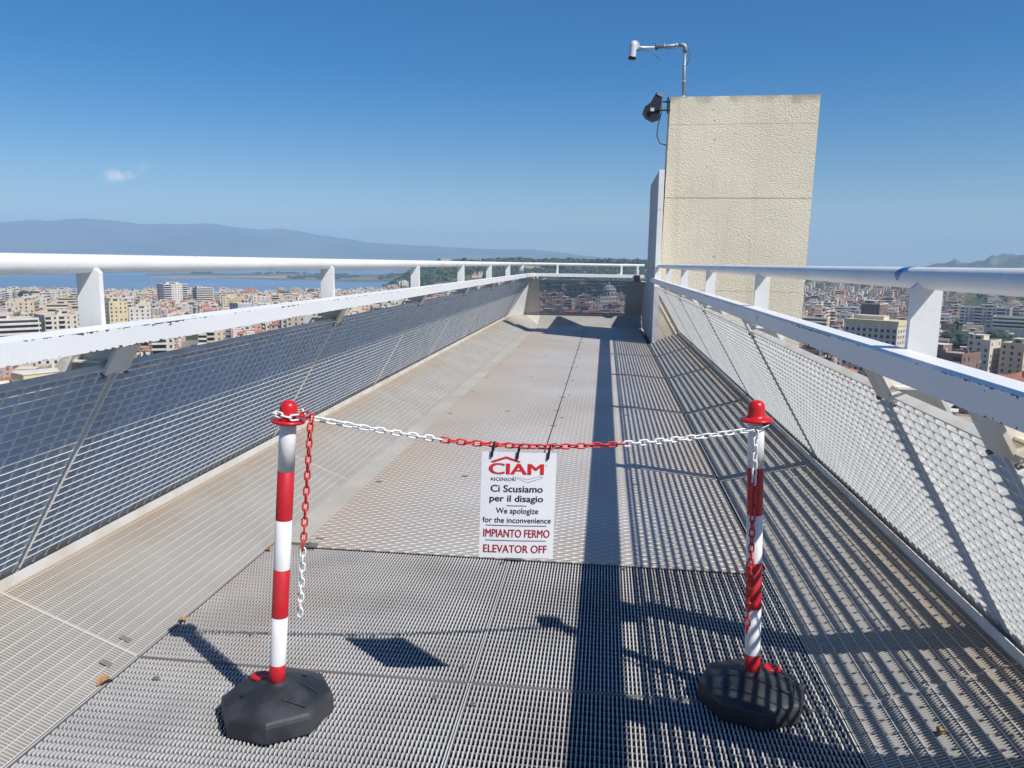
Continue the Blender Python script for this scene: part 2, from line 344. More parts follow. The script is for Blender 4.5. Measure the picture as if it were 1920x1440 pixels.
# ------------------------------------------------------------------ walkway profile
CX = -0.377
DECK = 1.11; LEDGE = 1.61; LZ = 0.20; MT = 1.19; MZ = 0.938
YJ = [-2.0, -0.47, 1.65] + [2.33 + 2.12*k for k in range(6)]        # joints 1.65, 2.33, 4.45 ... 12.93
END_DECK = 16.35
def at(path, i, o):
    """point of an open path offset outward by o at vertex i, mitred"""
    P = [Vector((p[0], p[1], 0)) for p in path]
    def nrm(a, b):
        t = (b-a).normalized(); return Vector((-t.y, t.x, 0))
    if i == 0: n1 = n2 = nrm(P[0], P[1])
    elif i == len(P)-1: n1 = n2 = nrm(P[-2], P[-1])
    else: n1 = nrm(P[i-1], P[i]); n2 = nrm(P[i], P[i+1])
    b = (n1+n2).normalized(); return P[i] + b*(o/b.dot(n1))
def sweep(mb, path, prof, i0, i1, mi=0, s=1, smooth=False):
    rings = []
    n = len(prof)
    for i in range(i0, i1+1):
        k = len(mb.v)
        for o, z in prof:
            q = at(path, i, o*s); mb.v.append((q.x, q.y, z))
        rings.append(k)
    for a, b in zip(rings, rings[1:]):
        for j in range(n):
            q = (a+j, a+(j+1) % n, b+(j+1) % n, b+j)
            mb.f.append(q if s > 0 else q[::-1]); mb.m.append(mi)
    for rg in (rings[0], rings[-1]):
        k = len(mb.v); mb.v += [mb.v[rg+j] for j in range(n)]
        mb.f.append(tuple(k+j for j in range(n))); mb.m.append(mi)
PL = [(CX-MT, -2.0), (CX-MT, 16.42), (0.80, 16.42)]
PR = [(CX+MT, -2.0), (CX+MT, 12.93)]
BEAM = [(-0.082, 1.021), (0.000, 1.024), (0.000, 1.086), (-0.082, 1.081)]
TOPF = [(-0.002, 0.940), (0.024, 0.954), (0.022, 0.958), (-0.004, 0.944)]
TUBE = [(0.042+0.0295*math.cos(a), 1.275+0.0295*math.sin(a)) for a in [2*math.pi*j/20 for j in range(20)]]
BOTF = [(0.398, 0.172), (0.448, 0.172), (0.448, 0.178), (0.402, 0.178), (0.402, 0.224), (0.398, 0.224)]
SHADE_PLATE = [(0.440, 0.180), (0.444, 0.180), (0.424, 0.245), (0.420, 0.245)]  # plate added to cast the dark band along the outer side grating

def guard_common(root, path, i0, i1, s):
    PB = path
    if path is PL: PB = [path[0], (path[0][0], 15.90 if i0 == 0 else 16.42), path[2]]
    for nm, prof, mt_, sm in (('top_rail_beam', BEAM, M['beam'], False), ('handrail', TUBE, M['white'], True),
                              ('panel_top_plate', TOPF, M['strut'], False), ('bottom_channel', BOTF, M['strut'], False), ('shade_plate', SHADE_PLATE, M['strut'], False)):
        mb = MB()
        if nm in ('bottom_channel', 'shade_plate') and path is PL:
            sweep(mb, [(CX-MT, -2.0), (CX-MT, 15.90)] if i0 == 0 else [(-1.72, 16.42), (0.80, 16.42)], prof, 0, 1, 0, s)
        else: sweep(mb, path, prof, i0, i1, 0, s)
        o = mb.build(nm, mt_, root, smooth=False)
        if sm:
            for p in o.data.polygons:
                if len(p.vertices) == 4: p.use_smooth = True

SL = math.hypot(LEDGE-MT, MZ-LZ-0.02)
def frame(side, y=0.0):
    """panel frame on a long side: u along y, v up the slope, n outward"""
    x = CX + side*MT; vv = Vector((side*(MT-LEDGE), 0, MZ-LZ-0.02))/SL
    nn = Vector((side*vv.z*1.0, 0, 0)) + Vector((0, 0, 1))*(-side*vv.x)
    nn = Vector((side*abs(vv.z), 0, abs(vv.x)))
    return Vector((x, y, MZ)), Vector((0, 1, 0)), vv, nn.normalized()
PITCH = 0.0335; DEP = 0.030
slat_cache = {}
def slat_mesh(length):
    k = round(length, 3)
    if k not in slat_cache:
        mb = MB(); mb.box((0, 0, -0.0013), (length, DEP, 0.0013)); slat_cache[k] = mb.mesh('slat', M['mesh'])
    return slat_cache[k]
cross_cache = {}
def mesh_panel(root, O, U, V, Nn, length, single, mt_=None):
    """louvred grating panel hanging down -V from O"""
    pn = bpy.data.objects.new('mesh_panel', None); col.objects.link(pn); pn.parent = root
    Rm = Matrix((U, Nn, V)).transposed().to_4x4(); Rm.translation = O; pn.matrix_world = Rm; pn.empty_display_size = 0.05
    n = int((SL-0.01)/PITCH)
    if single:
        me = slat_mesh(length)
        for i in range(n):
            o = link('slat', me, pn); o.location = (0, 0, -0.018-PITCH*i)
    key = (round(length, 3), single, mt_ and mt_.name)
    if key not in cross_cache:
        mb = MB()
        if not single:
            for i in range(n): mb.box((0, 0, -0.018-PITCH*i-0.0015), (length, DEP, -0.018-PITCH*i+0.0015))
            slats = mb.mesh('slats', mt_ or M['mesh']); mb = MB()
        else: slats = None
        k = int(length/0.060)
        for j in range(k+1):
            y = j*length/k
            w = 0.0035 if 0 < j < k else 0.006
            mb.box((y-w/2, 0.0015, -SL), (y+w/2, 0.0085 if 0 < j < k else DEP-0.0015, 0.0))
        cross_cache[key] = (slats, mb.mesh('cross_bars', mt_ or M['mesh']))
    sl_, cb = cross_cache[key]
    if sl_: link('slats', sl_, pn, 'stuff')
    link('cross_bars', cb, pn, 'stuff')
    return pn

def strut(root, side, y, wide=0.125):
    O, U, V, Nn = frame(side, y)
    s = empty('strut', parent=root)
    a = MB(); a.obox(O, U, V, Nn, (-wide/2, wide/2), (-0.012, 0.094), (-0.004, 0.006)); a.build('inner_flange', M['strut'], s)
    b = MB(); b.obox(O, U, V, Nn, (-wide/2, wide/2), (-SL-0.02, 0.02), (0.115, 0.125)); b.build('outer_flange', M['strut'], s)
    c = MB(); c.obox(O, U, V, Nn, (-0.005, 0.005), (-SL-0.02, -0.002), (0.033, 0.114)); c.build('web', M['strut'], s)
    g = MB()
    x0 = O.x
    pts = [(0.010, 0.945), (0.175, 0.895), (0.215, 0.945), (0.13, 1.019), (-0.040, 1.019)]
    A = [(x0+side*px, y-0.006, pz) for px, pz in pts]; B = [(x0+side*px, y+0.006, pz) for px, pz in pts]
    g.face(A if side < 0 else A[::-1]); g.face(B[::-1] if side < 0 else B)
    for i in range(5):
        j = (i+1) % 5; g.face([A[i], A[j], B[j], B[i]])
    g.build('gusset', M['strut'], s)
    # stiffener ledge of the bracket and a bolt
    h = MB(); h.box((min(x0+side*0.02, x0+side*0.15), y-0.05, 0.962), (max(x0+side*0.02, x0+side*0.15), y-0.007, 0.968)); h.build('bracket_shelf', M['strut'], s)
    k = MB(); k.tube([O-V*0.02-U*0.060-Nn*0.008, O-V*0.02-U*0.060+Nn*0.01], 0.007, 8); k.build('bolt', M['bolt'], s)
    k = MB(); k.tube([O-V*0.02+U*0.060-Nn*0.008, O-V*0.02+U*0.060+Nn*0.01], 0.007, 8); k.build('bolt', M['bolt'], s)

def rail_post(root, side, y):
    x0 = CX + side*1.1915; x1 = CX + side*1.268; z0, z1 = 1.03, 1.262; ch = 0.013
    t = 0.010
    prof = [(x0, z0), (x1, z0), (x1, z1), (x0+side*ch, z1), (x0, z1-ch)]
    mb = MB(); A = [(x, y-t, z) for x, z in prof]; B = [(x, y+t, z) for x, z in prof]
    mb.face(A if side > 0 else A[::-1]); mb.face(B[::-1] if side > 0 else B)
    for i in range(5):
        j = (i+1) % 5; q = [A[i], B[i], B[j], A[j]]; mb.face(q if side > 0 else q[::-1])
    mb.build('post', M['white'], root)

ends = {-1: 15.90, 1: 12.93}
gl = empty('guardrail'); tag(gl, 'long white guardrail beside the lagoon view, its louvred panels in shade', 'guardrail', 'guardrails round the walkway')
gr_ = empty('guardrail'); tag(gr_, 'white guardrail running up to the cream concrete slab, sunlit louvred panels', 'guardrail', 'guardrails round the walkway')
ge = empty('guardrail'); tag(ge, 'short guardrail closing the far end, open slats between grey sheets', 'guardrail', 'guardrails round the walkway')
guard_common(gl, PL, 0, 1, 1); guard_common(gr_, PR, 0, 1, -1); guard_common(ge, PL, 1, 2, 1)
for side, root in ((-1, gl), (1, gr_)):
    js = [y for y in YJ if y < ends[side]+0.01]
    if side < 0: js = js[:-1] + [12.93, 15.05]
    lim = js + ([15.90] if side < 0 else [])
    for a, b in zip(lim, lim[1:]):
        O, U, V, Nn = frame(side, a+0.018)
        mesh_panel(root, O, U, V, Nn, b-a-0.036, 1.0 < a < 6.0)
    for y in js[1:]: strut(root, side, y, 0.125 if y < 4 else 0.085)
    for k in range(-1, 7):
        y = 2.28 + 2.12*k - (0.08 if side > 0 and k == 0 else 0)
        if y < ends[side]: rail_post(root, side, y)
# far end guard: middle louvres, grey side sheets, corner sheet
ledY = 16.42+0.405
O = Vector((0.43, 16.42, MZ)); Ve = Vector((0, -0.405, MZ-LZ-0.02)).normalized(); Ne = Vector((0, abs(Ve.z), abs(Ve.y)))
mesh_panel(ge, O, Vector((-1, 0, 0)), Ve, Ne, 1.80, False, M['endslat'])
def sheet(name, pts, th=0.008, mt_=None, parent=ge):
    P = [Vector(p) for p in pts]; n = (P[1]-P[0]).cross(P[2]-P[0]).normalized()*th
    mb = MB(); mb.face(P); mb.face([p+n for p in reversed(P)])
    for i in range(len(P)):
        j = (i+1) % len(P); mb.face([P[i], P[i]+n, P[j]+n, P[j]])
    return mb.build(name, mt_ or M['grey_panel'], parent)
sheet('side_sheet', [(0.435, 16.425, MZ), (0.80, 16.425, MZ), (0.80, ledY, LZ), (0.435, ledY, LZ)])
TC = (CX-MT-0.005, 16.42, MZ); CA = (CX-LEDGE+0.01, 15.905, LZ); CB = (-1.72, ledY, LZ)
sheet('side_sheet', [(-1.375, 16.425, MZ), (-1.375, ledY, LZ), CB, TC])
sheet('corner_sheet', [TC, CB, CA], mt_=M['white'])
sheet('side_sheet', [(CX-MT-0.005, 15.905, MZ), TC, CA])
for x in (-1.0, 0.33, 0.66):
    mb = MB(); mb.box((x-0.02, 16.42, 1.02), (x+0.02, 16.44, 1.26)); mb.build('post', M['white'], ge)

# ------------------------------------------------------------------ walkway floor (setting)
wk = empty('walkway'); wk['kind'] = 'structure'
def grating_rect(x0, x1, y0, y1, name='deck_grating', bars=0.0125, cross=0.0300, dep=0.028, teeth=True, mats=None):
    mb = MB()
    n = max(1, round((x1-x0)/bars))
    for i in range(n+1):
        x = x0 + (x1-x0)*i/n; w = 0.0020
        zt = 0.0 if 0 < i < n else 0.001
        if 0 < i < n and teeth:
            zt = -0.0065
            for j in range(int((y1-y0)/cross)):
                ya = y0 + (y1-y0)*(j+0.5)/max(1, round((y1-y0)/cross))
                if ya < 0.9: continue
                mb.hexa([(x-w, ya-0.0125, zt-.0005), (x+w, ya-0.0125, zt-.0005), (x+w, ya+0.0125, zt-.0005), (x-w, ya+0.0125, zt-.0005),
                         (x-w, ya-0.0085, 0.0), (x+w, ya-0.0085, 0.0), (x+w, ya+0.0085, 0.0), (x-w, ya+0.0085, 0.0)], 2, skip=(0,))
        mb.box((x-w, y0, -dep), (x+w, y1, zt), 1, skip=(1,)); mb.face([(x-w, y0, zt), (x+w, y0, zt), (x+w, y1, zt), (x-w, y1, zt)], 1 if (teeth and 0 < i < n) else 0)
    k = max(1, round((y1-y0)/cross))
    for j in range(k+1):
        y = y0 + (y1-y0)*j/k; w = 0.0012 if 0 < j < k else 0.0016
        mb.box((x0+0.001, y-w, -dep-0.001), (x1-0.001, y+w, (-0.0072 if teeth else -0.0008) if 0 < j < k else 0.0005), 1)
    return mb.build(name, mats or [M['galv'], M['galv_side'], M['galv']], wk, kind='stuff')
XL, XR = CX-DECK, CX+DECK
for y0, y1 in ((-1.6, 0.10), (0.106, 2.218), (2.224, 3.30)):
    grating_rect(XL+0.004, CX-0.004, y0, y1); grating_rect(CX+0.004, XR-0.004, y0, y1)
grating_rect(XL+0.004, XL+0.16, 3.306, 16.3, teeth=False, mats=[M['strip']]*3)
# chequer plates over the far deck
rows = [3.24, 5.38, 7.50, 9.60, 11.75, 13.90, 16.33]
for k, (a, b) in enumerate(zip(rows, rows[1:])):
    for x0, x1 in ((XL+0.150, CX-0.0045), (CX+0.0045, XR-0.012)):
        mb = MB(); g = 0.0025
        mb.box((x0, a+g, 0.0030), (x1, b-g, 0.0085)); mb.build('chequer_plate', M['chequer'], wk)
        # hold-down clips
        for (bx, by) in ((x0+0.05, a+0.10), (x0+0.05, (a+b)/2), ((x0+x1)/2+0.05, (a+b)/2+0.2)):
            mb = MB(); mb.box((bx-0.017, by-0.009, 0.0087), (bx+0.017, by+0.009, 0.0115)); mb.build('clip', M['bolt'], wk)
clipm = MB(); clipm.box((-0.028, -0.008, 0.0087), (0.028, 0.008, 0.0120)); cme = clipm.mesh('clip', M['bolt'])
for y in (3.9, 4.7, 5.42, 6.1, 6.75, 7.45, 8.3, 8.9, 9.62, 10.2, 10.8, 11.7, 12.2, 12.8, 13.85):
    o = link('clip', cme, wk); o.location = (CX, y, 0)
# washers on the near gratings
wm = MB(); wm.lathe([(0.009, 0.0), (0.009, 0.002), (0.005, 0.003), (0.005, 0.005)], 12); wme = wm.mesh('washer', M['bolt'])
for x, y in ((CX-0.04, 2.31), (CX-0.09, 2.12), (CX+0.03, 2.10), (CX-0.03, 3.20), (XL+0.17, 3.21), (XR-0.05, 1.93), (CX+0.5, 3.22), (XL+0.14, 2.10), (XL+0.30, 2.42)):
    o = link('washer', wme, wk); o.location = (x, y, 0.002)
wm = MB(); wm.box((-0.035, -0.02, 0.009), (0.035, 0.02, 0.016)); wm.tube([(0, 0, 0.016), (0, 0, 0.026)], 0.011, 8); cm2 = wm.mesh('clamp', M['bolt'])
for x, y in ((CX+0.02, 3.245), (XL+0.19, 3.245)):
    o = link('clamp', cm2, wk); o.location = (x, y, 0)

# sloping side gratings: long bars + fine cross bars
strip_cross = {}; SW = math.hypot(LEDGE-DECK, LZ)
longm = {}
def side_strip(side, y0, y1, single):
    L_ = y1-y0
    pn = bpy.data.objects.new('side_grating', None); col.objects.link(pn); pn.parent = wk; pn.empty_display_size = 0.05
    A = Vector((side*(LEDGE-DECK), 0, LZ))/SW
    Nn = Vector((-side*A.z, 0, abs(A.x)))
    Rm = Matrix((A, Vector((0, 1, 0)), Nn)).transposed().to_4x4(); Rm.translation = Vector((CX+side*(DECK+0.003), y0, 0.002)); pn.matrix_world = Rm
    k = round(L_, 3)
    n = 14
    if k not in longm:
        mb = MB(); mb.box((-0.0016, 0, -0.020), (0.0016, L_, 0.0015)); longm[k] = mb.mesh('bearing_bar', M['strip'])
        mb = MB(); c = int(L_/0.0115)
        for j in range(c+1):
            y = L_*j/c; w = 0.0014 if 0 < j < c else 0.003
            mb.box((0.0, y-w, -0.024), (SW-0.008, y+w, -0.0005 if 0 < j < c else 0.002))
        strip_cross[k] = mb.mesh('cross_bars', M['strip'])
    link('cross_bars', strip_cross[k], pn, 'stuff')
    if single:
        for i in range(n+1):
            o = link('bearing_bar', longm[k], pn); o.location = ((SW-0.01)*i/n, 0, 0)
    else:
        mb = MB()
        for i in range(n+1):
            x = (SW-0.01)*i/n; mb.box((x-0.0016, 0, -0.020), (x+0.0016, L_, 0.0015))
        mb.build('bearing_bars', M['strip'], pn, kind='stuff')
SJ = [-1.9, 0.10, 2.22, 4.34, 6.46, 8.58, 10.70, 12.82]
for side in (-1, 1):
    j = SJ + ([14.94, 15.9] if side < 0 else [])
    for a, b in zip(j, j[1:]): side_strip(side, a+0.002, b-0.002, -0.1 < a < 6.0)
    if side > 0: side_strip(side, 12.824, 12.92, False)
# end strip, rising to the end guard, and the corner piece
mb = MB()
nb = 20
for i in range(nb+1):
    t = i/nb; y = END_DECK + 0.45*t; z = 0.003+LZ*t; mb.box((-1.38, y-0.0016, z-0.02), (0.78, y+0.0016, z))
for i in range(190):
    x = -1.38 + 2.16*i/189
    mb.hexa([(x-0.0014, END_DECK, -0.022), (x+0.0014, END_DECK, -0.022), (x+0.0014, END_DECK+0.45, LZ-0.022), (x-0.0014, END_DECK+0.45, LZ-0.022),
             (x-0.0014, END_DECK, 0.0), (x+0.0014, END_DECK, 0.0), (x+0.0014, END_DECK+0.45, LZ), (x-0.0014, END_DECK+0.45, LZ)])
mb.build('side_grating', M['strip'], wk, kind='stuff')
mb = MB()
q0, q1, q2, q3 = Vector((XL, 15.905, 0.001)), Vector(CA), Vector(CB), Vector((-1.385, END_DECK, 0.001))
for i in range(26):
    t = i/25
    a = q0.lerp(q1, t); b = q3.lerp(q2, t)
    d = (b-a).normalized(); s_ = Vector((d.y, -d.x, 0))*0.0025; dn = Vector((0, 0, .02))
    mb.hexa([a-s_-dn, a+s_-dn, b+s_-dn, b-s_-dn, a-s_, a+s_, b+s_, b-s_])
mb.build('corner_grating', M['strip'], wk, kind='stuff')
dn = Vector((0, 0, .021)); e_ = Vector((0, 0, .004))
mb = MB(); mb.hexa([q0-dn-e_, q1-dn-e_, q2-dn-e_, q3-dn-e_, q0-dn, q1-dn, q2-dn, q3-dn]); mb.build('corner_tray', M['strip'], wk)
mb = MB(); t0, t1, t2 = q3, Vector((-1.37, END_DECK+0.46, LZ)), q2
mb.face([t0, t1, t2]); mb.face([t2-e_, t1-e_, t0-e_]); mb.face([t0-e_, t2-e_, t2, t0]); mb.build('corner_tray', M['strip'], wk)
mb = MB(); mb.box((0.805, 15.41, -0.02), (0.82, 16.80, 0.95)); mb.build('landing_sheet', M['grey_panel'], wk)
# floor beams and soffit under the gratings
mb = MB(); mb.box((CX-1.62, -2.0, -0.42), (CX+1.55, 16.9, -0.38)); mb.build('soffit', M['dark_steel'], wk)
for y in YJ + [15.05]:
    mb = MB(); mb.box((CX-1.55, y-0.05, -0.36), (CX+1.5, y+0.05, -0.03)); mb.build('floor_beam', M['dark_steel'], wk)
for x in (XL, CX, XR):
    mb = MB(); mb.box((x-0.04, -2.0, -0.30), (x+0.04, 16.3, -0.028)); mb.build('floor_beam', M['dark_steel'], wk)
for s_ in (-1, 1):
    x = CX+s_*1.60; mb = MB(); mb.box((min(x, x+s_*0.02), -2.0, -0.40), (max(x, x+s_*0.02), 12.9 if s_ > 0 else 15.9, 0.168)); mb.build('edge_beam', M['strut'], wk)

# ------------------------------------------------------------------ concrete slab, white wall, lamp, camera
sl = empty('concrete_slab', (0, 0, 0))
tag(sl, 'tall cream roughcast concrete slab standing beside the walkway', 'concrete wall')
mb = MB()
bands = [(-6.0, 0.90), (0.90, 2.37), (2.37, 3.50), (3.50, 3.92)]
x0, x1 = 0.905, 3.235
for i, (a, b) in enumerate(bands):
    g = (0.004, 0.012, 0.004, 0)[i]
    k = MB(); xb0 = x0 + 0.010*(a-1)/1.2; 
    def X(z, right):
        return (0.890 + 0.0155*(z-1.3)) if not right else (3.155 + 0.012*(z-1.3))
    lo, hi = a, b-g
    tilt = 0.10
    k.hexa([(X(lo, 0), 13.0, lo), (X(lo, 1), 12.9, lo), (X(lo, 1), 13.35, lo), (X(lo, 0), 13.45, lo),
            (X(hi, 0), 13.0, hi), (X(hi, 1), 12.9, hi), (X(hi, 1), 13.35, hi), (X(hi, 0), 13.45, hi)])
    k.build('slab_lift', M['stucco'], sl)
    if g:
        k = MB(); k.hexa([(X(hi, 0)+.01, 13.014, hi), (X(hi, 1)-.01, 12.914, hi), (X(hi, 1)-.01, 13.33, hi), (X(hi, 0)+.01, 13.43, hi),
                          (X(hi, 0)+.01, 13.014, b), (X(hi, 1)-.01, 12.914, b), (X(hi, 1)-.01, 13.33, b), (X(hi, 0)+.01, 13.43, b)]); k.build('joint', M['stucco'], sl)
# return wall that closes the side grating below the rail
k = MB(); k.box((0.80, 12.96, -0.5), (1.25, 12.995, 0.95)); k.build('lower_return', M['stucco'], sl)

ww = empty('white_wall'); tag(ww, 'narrow white lift wall standing between the deck and the cream slab', 'wall')
ww['kind'] = 'thing'
zc = [(-0.5, 0.30), (0.306, 1.25), (1.256, 2.16), (2.166, 2.79)]
for a, b in zc:
    k = MB(); k.box((0.795, 12.85, a), (0.880, 12.935, b)); k.build('front_panel', M['white'], ww)
    for ya, yb in ((12.938, 13.75), (13.756, 14.55), (14.556, 15.4)):
        k = MB(); k.box((0.80, ya, a), (0.875, yb, b)); k.build('wall_panel', M['wallshaded'], ww)
# little floodlight on the end corner
fl = empty('floodlight', (0.66, 16.40, 1.10)); tag(fl, 'tiny black floodlight clamped to the far corner of the end railing', 'floodlight')
k = MB(); k.box((-0.07, -0.10, -0.16), (0.05, 0.0, -0.02)); k.build('housing', M['lamp'], fl)
k = MB(); k.tube([(0, -0.04, -0.02), (0.02, 0.02, 0.08)], 0.012, 6); k.build('bracket', M['strut'], fl)

def ring_tube(name, pts, r, mt_, parent, n=8):
    k = MB(); k.tube(pts, r, n); return k.build(name, mt_, parent, smooth=True)
# CCTV on its bent pipe
cc = empty('security_camera', (1.135, 13.15, 4.02)); tag(cc, 'white dome security camera on a bent grey pipe above the cream slab', 'security camera')
B = Vector((1.135, 13.15, 4.02))
def rel(*p): return tuple(Vector(p)-B)
ring_tube('pole', [rel(1.137, 13.15, 3.90), rel(1.13, 13.15, 4.66)], 0.026, M['pipe'], cc, 12)
k = MB()
k.tube([rel(1.13, 13.15, 4.62), rel(1.13, 13.15, 4.70), rel(1.118, 13.15, 4.72), rel(1.09, 13.15, 4.735), rel(1.03, 13.15, 4.735)], 0.034, 12); k.build('elbow', M['pipe'], cc, smooth=True)
ring_tube('arm', [rel(1.05, 13.15, 4.735), rel(0.68, 13.15, 4.705)], 0.027, M['pipe'], cc, 12)
for z in (3.95, 4.18, 4.42): ring_tube('clamp', [rel(1.134, 13.15, z), rel(1.134, 13.15, z+0.012)], 0.031, M['camwhite'], cc, 12)
for x in (0.80, 0.98): ring_tube('clamp', [rel(x, 13.15, 4.714+(x-.68)*.08), rel(x+0.012, 13.15, 4.715+(x-.68)*.08)], 0.032, M['camwhite'], cc, 12)
ring_tube('bracket', [rel(0.70, 13.15, 4.705), rel(0.46, 13.12, 4.70), rel(0.38, 13.08, 4.70)], [0.020, 0.017, 0.020], M['camwhite'], cc)
ring_tube('band', [rel(0.68, 13.13, 4.77), rel(0.68, 13.13, 4.66)], 0.016, M['cable'], cc)
k = MB(); k.tube([rel(0.34, 13.15, 4.715), rel(0.34, 13.03, 4.715)], 0.072, 20); k.build('mount_disc', M['camwhite'], cc)
k = MB()
k.lathe([(0.02, 0.11), (0.048, 0.10), (0.055, 0.05), (0.055, -0.09), (0.058, -0.13), (0.060, -0.155), (0.03, -0.157)], 20, T=Matrix.Translation(rel(0.315, 13.04, 4.66)) @ Matrix.Rotation(R(5), 4, 'Y'))
k.build('housing', M['camwhite'], cc, smooth=True)
k = MB(); k.lathe([(0.056, -0.12), (0.061, -0.125), (0.061, -0.160), (0.02, -0.162)], 20, T=Matrix.Translation(rel(0.315, 13.04, 4.66)) @ Matrix.Rotation(R(5), 4, 'Y'))
k.build('lens_ring', M['lens'], cc, smooth=True)
ring_tube('cable', [rel(0.36, 13.07, 4.64), rel(0.48, 13.08, 4.66), rel(0.62, 13.1, 4.62), rel(0.68, 13.1, 4.56), rel(0.73, 13.1, 4.52)], 0.007, M['cable'], cc, 6)
ring_tube('cable', [rel(1.17, 13.1, 4.68), rel(1.21, 13.1, 4.60), rel(1.20, 13.1, 4.50), rel(1.16, 13.12, 4.42)], 0.005, M['cable'], cc, 6)
ring_tube('cable', [rel(0.82, 13.1, 4.67), rel(0.95, 13.1, 4.665), rel(1.06, 13.12, 4.70)], 0.005, M['cable'], cc, 6)

# floodlight on the slab's edge
fd = empty('floodlight', (0.93, 13.1, 3.75)); tag(fd, 'dark blue-black floodlight bracketed to the upper edge of the cream slab', 'floodlight')
F0 = Vector((0.93, 13.1, 3.75))
def rf(x, y, z): return (x-0.93, y-13.1, z-3.75)
k = MB()
T = [(0.60, 4.00), (0.70, 3.96), (0.705, 3.62), (0.63, 3.60), (0.60, 3.62), (0.545, 3.72), (0.555, 3.80)]
T = [(0.705, 3.995), (0.80, 3.94), (0.785, 3.80), (0.768, 3.61), (0.67, 3.575), (0.56, 3.63), (0.505, 3.70), (0.535, 3.78), (0.62, 3.84)]
A = [rf(x, 13.0, z) for x, z in T]; Bq = [rf(x, 13.26, z) for x, z in T]
k.face(A); k.face(Bq[::-1])
for i in range(len(T)):
    j = (i+1) % len(T); k.face([A[i], Bq[i], Bq[j], A[j]])
k.build('housing', M['lamp'], fd)
k = MB(); k.obox(Vector(rf(0.725, 12.99, 3.992)), Vector((0.10, 0, -0.05)).normalized(), Vector((0, 1, 0)), Vector((0.05, 0, 0.10)).normalized(), (0, 0.10), (0.0, 0.26), (-0.035, 0.008)); k.build('ballast_box', M['pipe'], fd)
ring_tube('bracket', [rf(0.72, 13.08, 3.87), rf(0.93, 13.1, 3.865)], 0.013, M['lamp'], fd, 6)
ring_tube('bracket', [rf(0.62, 12.98, 3.725), rf(0.93, 13.0, 3.725)], 0.016, M['lamp'], fd, 6)
k = MB(); k.box(rf(0.62, 12.96, 3.70), rf(0.68, 12.975, 3.75)); k.build('bracket_plate', M['camwhite'], fd)
k = MB(); k.box(rf(0.885, 12.99, 3.69), rf(0.905, 13.14, 3.92)); k.build('wall_plate', M['lamp'], fd)
ring_tube('cable', [rf(0.80, 13.05, 3.86), rf(0.80, 13.05, 3.70), rf(0.755, 13.05, 3.50), rf(0.745, 13.05, 3.33), rf(0.80, 13.05, 3.22), rf(0.90, 13.06, 3.19)], 0.010, M['cable'], fd, 8)

